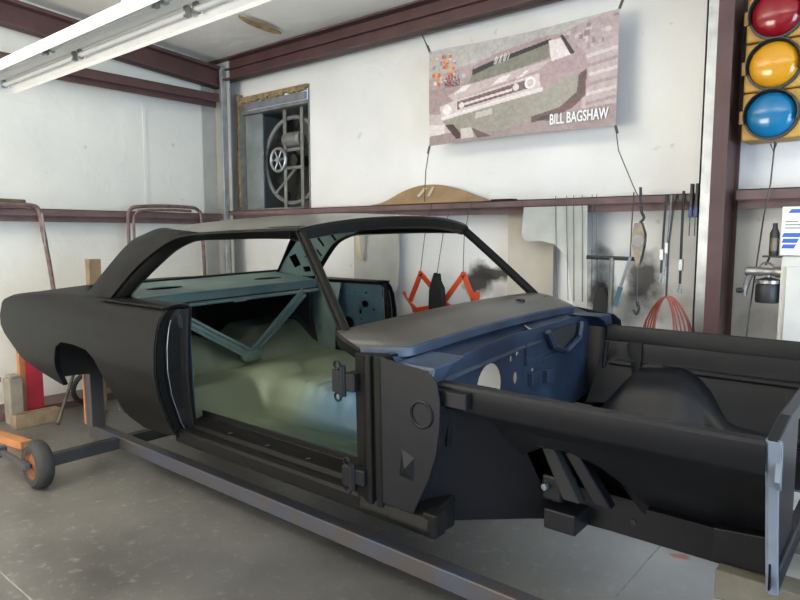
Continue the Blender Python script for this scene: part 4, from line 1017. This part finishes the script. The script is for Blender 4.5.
# sheets leaning behind the girt
gb = [(-4.02, .063), (-3.50, .063), (-3.505, .80), (-3.55, .98), (-3.50, 1.05), (-3.49, 1.22), (-3.50, 1.64), (-4.02, 1.64)]
tag(plate('grey_board', gb, [], lambda u, v, w: (u, 4.205 - .03 * (1 - v) * 0 + w, v), .012, 'greyboard'), 'dull grey board with a torn edge standing behind the hanging tan strip', 'board')
rows = [[(-3.92 + .02 * math.sin(3 * t) + .045 * s, 4.15 - .05 * math.sin(math.pi * t), 1.655 - .385 * t) for s in (0, .5, 1)] for t in np.linspace(0, 1, 12)]
tag(G('curled_strip', rows, 'tan', solid=.008), 'pale tan curled strip hanging in front of the grey board', 'strip')
tag(MB().box(-2.44, -2.07, 4.215, 4.23, .062, 1.66).build('tan_board', 'tanboard'), 'tan hardboard sheet hung upright against the back wall', 'board')
sm = [(-2.235, 1.69), (-1.765, 1.69), (-1.735, .70), (-1.80, .70), (-1.86, 1.10), (-1.885, 1.26), (-1.92, 1.37), (-2.0, 1.435), (-2.10, 1.455), (-2.215, 1.45), (-2.25, 1.50)]
sh = tag(plate('metal_fender_sheet', sm, [], lambda u, v, w: (u, 4.075 + w, v), .006, 'sheet'), 'dull sheet metal panel with a curved cutout wired to the girt', 'sheet metal')
mb = MB()
for x in (-1.99, -1.91, -1.86, -1.80, -1.73, -1.70): mb.tube([(x, 4.065, 1.76), (x + .01, 4.06, 1.55), (x + .015 + .02 * random.random(), 4.065, 1.05)], .0025, 5)
mb.build('wire', 'wire', sh)
# orange brackets on wires
def strap(mb, pts, w, y, th=.012):
    for a, b in zip(pts[:-1], pts[1:]):
        dx, dz = b[0] - a[0], b[1] - a[1]; l = math.hypot(dx, dz); nx, nz = -dz / l * w / 2, dx / l * w / 2
        e = (dx / l * w * .35, dz / l * w * .35)
        q = [(a[0] - e[0] + nx, a[1] - e[1] + nz), (b[0] + e[0] + nx, b[1] + e[1] + nz), (b[0] + e[0] - nx, b[1] + e[1] - nz), (a[0] - e[0] - nx, a[1] - e[1] - nz)]
        mb.prism(q, lambda u, v, ww: (u, ww, v), y, y + th)
for k, (pts, foot, ear) in enumerate((
    ([(-3.15, .985), (-3.05, 1.195), (-2.885, 1.045), (-2.885, .94)], [(-3.19, .99), (-3.09, .925), (-2.90, .965), (-2.87, 1.0), (-2.87, .885), (-3.12, .885), (-3.14, .93), (-3.23, 1.035), (-3.21, 1.05)], (-3.05, 1.195)),
    ([(-2.845, 1.0), (-2.68, 1.20), (-2.585, 1.01), (-2.60, .96)], [(-2.84, .985), (-2.74, .945), (-2.66, .955), (-2.58, 1.02), (-2.565, 1.085), (-2.54, 1.08), (-2.545, .985), (-2.64, .905), (-2.85, .885)], (-2.68, 1.20)))):
    br = empty('orange_bracket', (0, 0, 0), ('orange red steel bracket hung on a wire with its long toe towards the corner', 'orange red steel bracket hung on a wire next to the sheet metal panel')[k], 'bracket', 'orange brackets hung on the wall')
    br.location = ((pts[0][0] + pts[-1][0]) / 2, 3.94, .885)
    yo = .045 * k
    mb = MB(); strap(mb, pts, .042, 3.93 + yo); mb.build('bracket_arm', 'orange', br, bevel=.002)
    MB().prism(foot, lambda u, v, w: (u, w, v), 3.925 + yo, 3.95 + yo).build('bracket_foot', 'orange', br, bevel=.003)
    MB().lathe([(.016, -.008), (.016, .008), (.007, .008), (.007, -.008), (.016, -.008)], (ear[0], 3.93 + yo, ear[1] + .008), 'y', 12).build('eye', 'orange', br)
    MB().tube([(ear[0], 3.93 + yo, ear[1] + .01), (ear[0] - .01, 4.0, 1.5), (ear[0] - .01, 4.09, 1.745)], .003, 5).build('hanging_wire', 'wire', br)
pz = [(-2.91, .87), (-2.80, .87), (-2.79, 1.0), (-2.80, 1.10), (-2.83, 1.15), (-2.84, 1.21), (-2.855, 1.17), (-2.87, 1.215), (-2.89, 1.16), (-2.915, 1.08), (-2.92, .97)]
o = tag(MB().prism(pz, lambda u, v, w: (u, w, v), 3.86, 3.915).build('black_glove_bag', 'blackstuff', bevel=.015), 'black crumpled pouch hanging between the two orange brackets', 'pouch')
MB().tube([(-2.86, 3.89, 1.20), (-2.87, 3.98, 1.5), (-2.87, 4.09, 1.745)], .003, 5).build('hanging_wire', 'wire', o)
# T handle stand
tst = empty('t_bar_stand', (-1.56, 4.0, 0), 'dark steel T-bar stand leaning by the sooty wall', 'stand')
MB().tube([(-1.725, 4.0, 1.352), (-1.40, 4.0, 1.347)], .013, 8).build('cross_bar', 'darksteel', tst, smooth=True)
MB().tube([(-1.558, 4.0, 1.35), (-1.56, 4.0, .02)], .017, 8).build('upright', 'greysteel', tst, smooth=True)
MB().prism(circ(-1.625, .98, .055, .19, 16), lambda u, v, w: (u, w, v), 4.0, 4.05).build('black_pad', 'blackstuff', tst, bevel=.008)
MB().lathe([(.14, 0), (.14, .012), (.02, .03), (0, .03)], (-1.56, 4.0, 0), 'z', 20).build('foot', 'darksteel', tst)
# come-along winch
cw = empty('cable_winch', (-1.40, 3.99, 1.1), 'brass coloured hand cable winch hanging from the girt by a hook', 'winch')
MB().tube(cat([(-1.405, 4.03, 1.79), (-1.40, 4.03, 1.70), (-1.39, 4.02, 1.64), (-1.37, 4.01, 1.60), (-1.39, 4.0, 1.57)], 16), .009, 8).build('hook', 'darksteel', cw, smooth=True)
MB().prism([(-1.415, 1.57), (-1.375, 1.57), (-1.352, 1.50), (-1.355, 1.43), (-1.372, 1.34), (-1.39, 1.29), (-1.405, 1.34), (-1.425, 1.43), (-1.428, 1.5)], lambda u, v, w: (u, w, v), 3.975, 3.982).prism([(-1.415, 1.57), (-1.375, 1.57), (-1.352, 1.50), (-1.355, 1.43), (-1.372, 1.34), (-1.39, 1.29), (-1.405, 1.34), (-1.425, 1.43), (-1.428, 1.5)], lambda u, v, w: (u, w, v), 4.015, 4.022).build('side_plate', 'gold', cw)
MB().lathe([(.038, 0), (.038, .008), (.02, .01), (.02, .04), (.038, .042), (.038, .05)], (-1.39, 3.973, 1.46), 'y', 18).build('drum', 'greysteel', cw, smooth=False)
MB().tube([(-1.43, 3.97, 1.36), (-1.50, 3.97, 1.12)], .010, 8).build('handle', 'galv', cw)
MB().tube([(-1.485, 3.97, 1.17), (-1.52, 3.97, 1.05)], .016, 8).build('handle_grip', 'tealtool', cw)
MB().tube([(-1.395, 4.0, 1.29), (-1.39, 4.0, 1.05)], .004, 6).build('cable', 'wire', cw)
MB().tube(cat([(-1.39, 4.0, 1.08), (-1.375, 4.0, 1.04), (-1.39, 4.0, 1.0), (-1.41, 4.0, 1.03)], 10), .008, 6).build('lower_hook', 'darksteel', cw)
# straps and tie-downs
for (x0, x1, zt, zb_, r_, m, lab) in ((-1.465, -1.47, 1.745, 1.33, .004, 'wire', 'thin dark cord hanging left of the cable winch'),
                                 (-1.265, -1.275, 1.72, 1.26, .007, 'darksteel', 'dark tie-down strap with a hook next to the cable winch'),
                                 (-1.235, -1.245, 1.72, 1.30, .006, 'greysteel', 'grey tie-down strap ending in a small buckle'),
                                 (-1.165, -1.16, 1.74, 1.20, .008, 'darksteel', 'long dark strap with a ratchet buckle above the hose coil')):
    hook = cat([(x0, 4.085, zt), (x0, 4.085, zt + .03), (x0, 4.12, zt + .035)], 6)
    s_ = empty('tie_down_strap' if r_ > .004 else 'girt_cord', (x1, 4.08, zb_), lab, 'strap' if r_ > .004 else 'cord', 'straps hung on the back girt')
    MB().tube([(x0, 4.085, zt + .02), ((x0 + x1) / 2, 4.075, (zt + zb_) / 2), (x1, 4.075, zb_)], r_, 6).build('strap_web' if r_ > .004 else 'cord', m, s_)
    if r_ > .004:
        MB().tube([(x1, 4.075, zb_), (x1 - .01, 4.075, zb_ - .05), (x1 + .012, 4.075, zb_ - .06), (x1 + .012, 4.075, zb_ - .03)], .006, 6).build('hook', 'galv', s_)
        MB().box(x1 - .012, x1 + .014, 4.06, 4.085, zb_ + .08, zb_ + .15).build('buckle', 'galv', s_, bevel=.003)
for k, x in enumerate((-1.115, -1.085)):
    cl = empty('spring_clamp', (x, 4.06, 1.52), ('blue and black spring clamp clipped to the girt nearer the red hose coil', 'blue and black spring clamp clipped to the girt right against the white post')[k], 'clamp', 'spring clamps on the girt')
    MB().box(x - .011, x + .011, 4.055, 4.085, 1.60, 1.66).build('grip', 'bluetool', cl, bevel=.004)
    MB().box(x - .008, x + .008, 4.06, 4.10, 1.66, 1.80).build('jaw', 'darksteel', cl, bevel=.003)
    MB().tube([(x - .004, 4.07, 1.60), (x - .004, 4.07, 1.49)], .003, 6).build('tail', 'wire', cl)
# red hose coil
hc = empty('hose_coil', (-1.21, 4.0, .85), 'coil of red air hose hung from a cord under the girt', 'hose')
for k in range(6):
    rx, rz_ = .055 + .017 * k, .16 + .012 * ((k * 3) % 4); cz = 1.125 - rz_
    P = [(-1.21 + (rx * math.cos(t)) * (1 - .35 * math.sin(t)), 4.0 + .012 * (k - 2.5) * (1 - .3 * math.sin(t)), cz + rz_ * math.sin(t)) for t in np.linspace(0, 2 * math.pi, 36, endpoint=False)]
    MB().tube(P, .0055, 6, True).build('loop', 'hose', hc, smooth=True)
MB().tube([(-1.215, 4.0, 1.12), (-1.212, 4.0, 1.45), (-1.205, 4.03, 1.65), (-1.205, 4.095, 1.735)], .006, 6).build('hanging_cord', 'darksteel', hc)
# spray gun
sg = empty('spray_gun', (-.68, 3.99, 1.12), 'old metal paint spray gun with dark cup hung beside the cabinet', 'spray gun')
MB().lathe([(.055, 0), (.060, .008), (.060, .095), (.054, .105), (.064, .107), (.064, .125), (.03, .135), (.018, .14)], (-.675, 3.99, 1.125), 'z', 22).build('paint_cup', 'darksteel', sg, smooth=True)
MB().lathe([(.066, 0), (.066, .018)], (-.675, 3.99, 1.232), 'z', 22).build('cup_lid', 'copper', sg)
MB().lathe([(.02, -.09), (.026, -.08), (.026, -.02), (.022, 0), (.022, .05), (.03, .06), (.03, .09), (.018, .1)], (-.70, 3.99, 1.295), 'x', 14).build('gun_body', 'copper', sg, smooth=True)
MB().tube([(-.675, 3.99, 1.25), (-.675, 3.99, 1.30)], .014, 8).build('pickup_stem', 'copper', sg)
MB().tube(cat([(-.755, 3.99, 1.295), (-.77, 3.99, 1.26), (-.785, 3.99, 1.20), (-.79, 3.99, 1.16)], 8), [.018, .018, .017, .016, .016, .015, .015, .014], 8).build('grip', 'copper', sg, smooth=True)
MB().lathe([(.012, -.03), (.016, -.02), (.016, .01), (.01, .02)], (-.80, 3.99, 1.185), 'x', 10).build('air_fitting', 'darksteel', sg)
MB().tube(cat([(-.72, 3.99, 1.32), (-.70, 3.99, 1.345), (-.66, 3.99, 1.335), (-.64, 3.99, 1.30)], 8), .007, 6).build('trigger_hook', 'copper', sg)
MB().tube([(-.69, 3.99, 1.335), (-.69, 4.1, 1.38), (-.69, 4.29, 1.40)], .006, 6).build('wall_hook', 'darksteel', sg)
# cabinet, bottle, carton
cabn = empty('wall_cabinet', (-.36, 4.1, .2), 'off-white metal cabinet against the back wall', 'cabinet')
MB().box(-.612, .25, 3.95, 4.26, 0, 1.385).build('body', 'cabinet', cabn, bevel=.006)
MB().box(-.585, .22, 3.935, 3.95, .06, 1.33).build('door', 'cabinet', cabn, bevel=.004)
pc = empty('printed_carton', (-.42, 4.0, 1.388), 'white carton with blue stripes and lines of small print on the cabinet', 'carton')
MB().box(-.618, -.22, 3.93, 4.12, 1.388, 1.645).build('box', 'white', pc, bevel=.003)
mb = MB()
for k in range(3):
    z = 1.425 + k * .030
    MB().prism([(-.612, z), (-.555 + .012 * k, z), (-.545 + .012 * k, z + .022), (-.605, z + .022)], lambda u, v, w: (u, w, v), 3.9285, 3.93).build('blue_stripe', 'blueprint', pc)
mb.prism([(-.59, 1.612), (-.40, 1.612), (-.40, 1.632), (-.575, 1.632)], lambda u, v, w: (u, w, v), 3.9285, 3.93)
mb.build('blue_stripe', 'blueprint', pc)
mb = MB()
for k in range(3): mb.box(-.60, -.50 - .02 * k, 3.9285, 3.93, 1.53 + k * .017, 1.536 + k * .017)
mb.build('fine_print', 'greysteel', pc)
bt = empty('small_bottle', (-.655, 3.97, 1.34), 'small dark bottle with yellow band on the bracket beside the carton', 'bottle')
MB().lathe([(.022, 0), (.024, .01), (.024, .12), (.012, .15), (.012, .175), (0, .175)], (-.652, 3.965, 1.385), 'z', 14).build('glass', 'darksteel', bt, smooth=True)
MB().lathe([(.0245, 0), (.0245, .07)], (-.652, 3.965, 1.41), 'z', 14).build('band', 'gold', bt)
MB().box(-.70, -.612, 3.93, 4.0, 1.375, 1.385).build('ledge', 'darksteel', bt)
# loose red paint mark and joint lines on the floor
rng2 = random.Random(4)
def blob(cx, cy, rx, ry, n=22): return [(cx + rx * math.cos(2 * math.pi * i / n) * (.75 + .4 * rng2.random()), cy + ry * math.sin(2 * math.pi * i / n) * (.75 + .4 * rng2.random())) for i in range(n)]
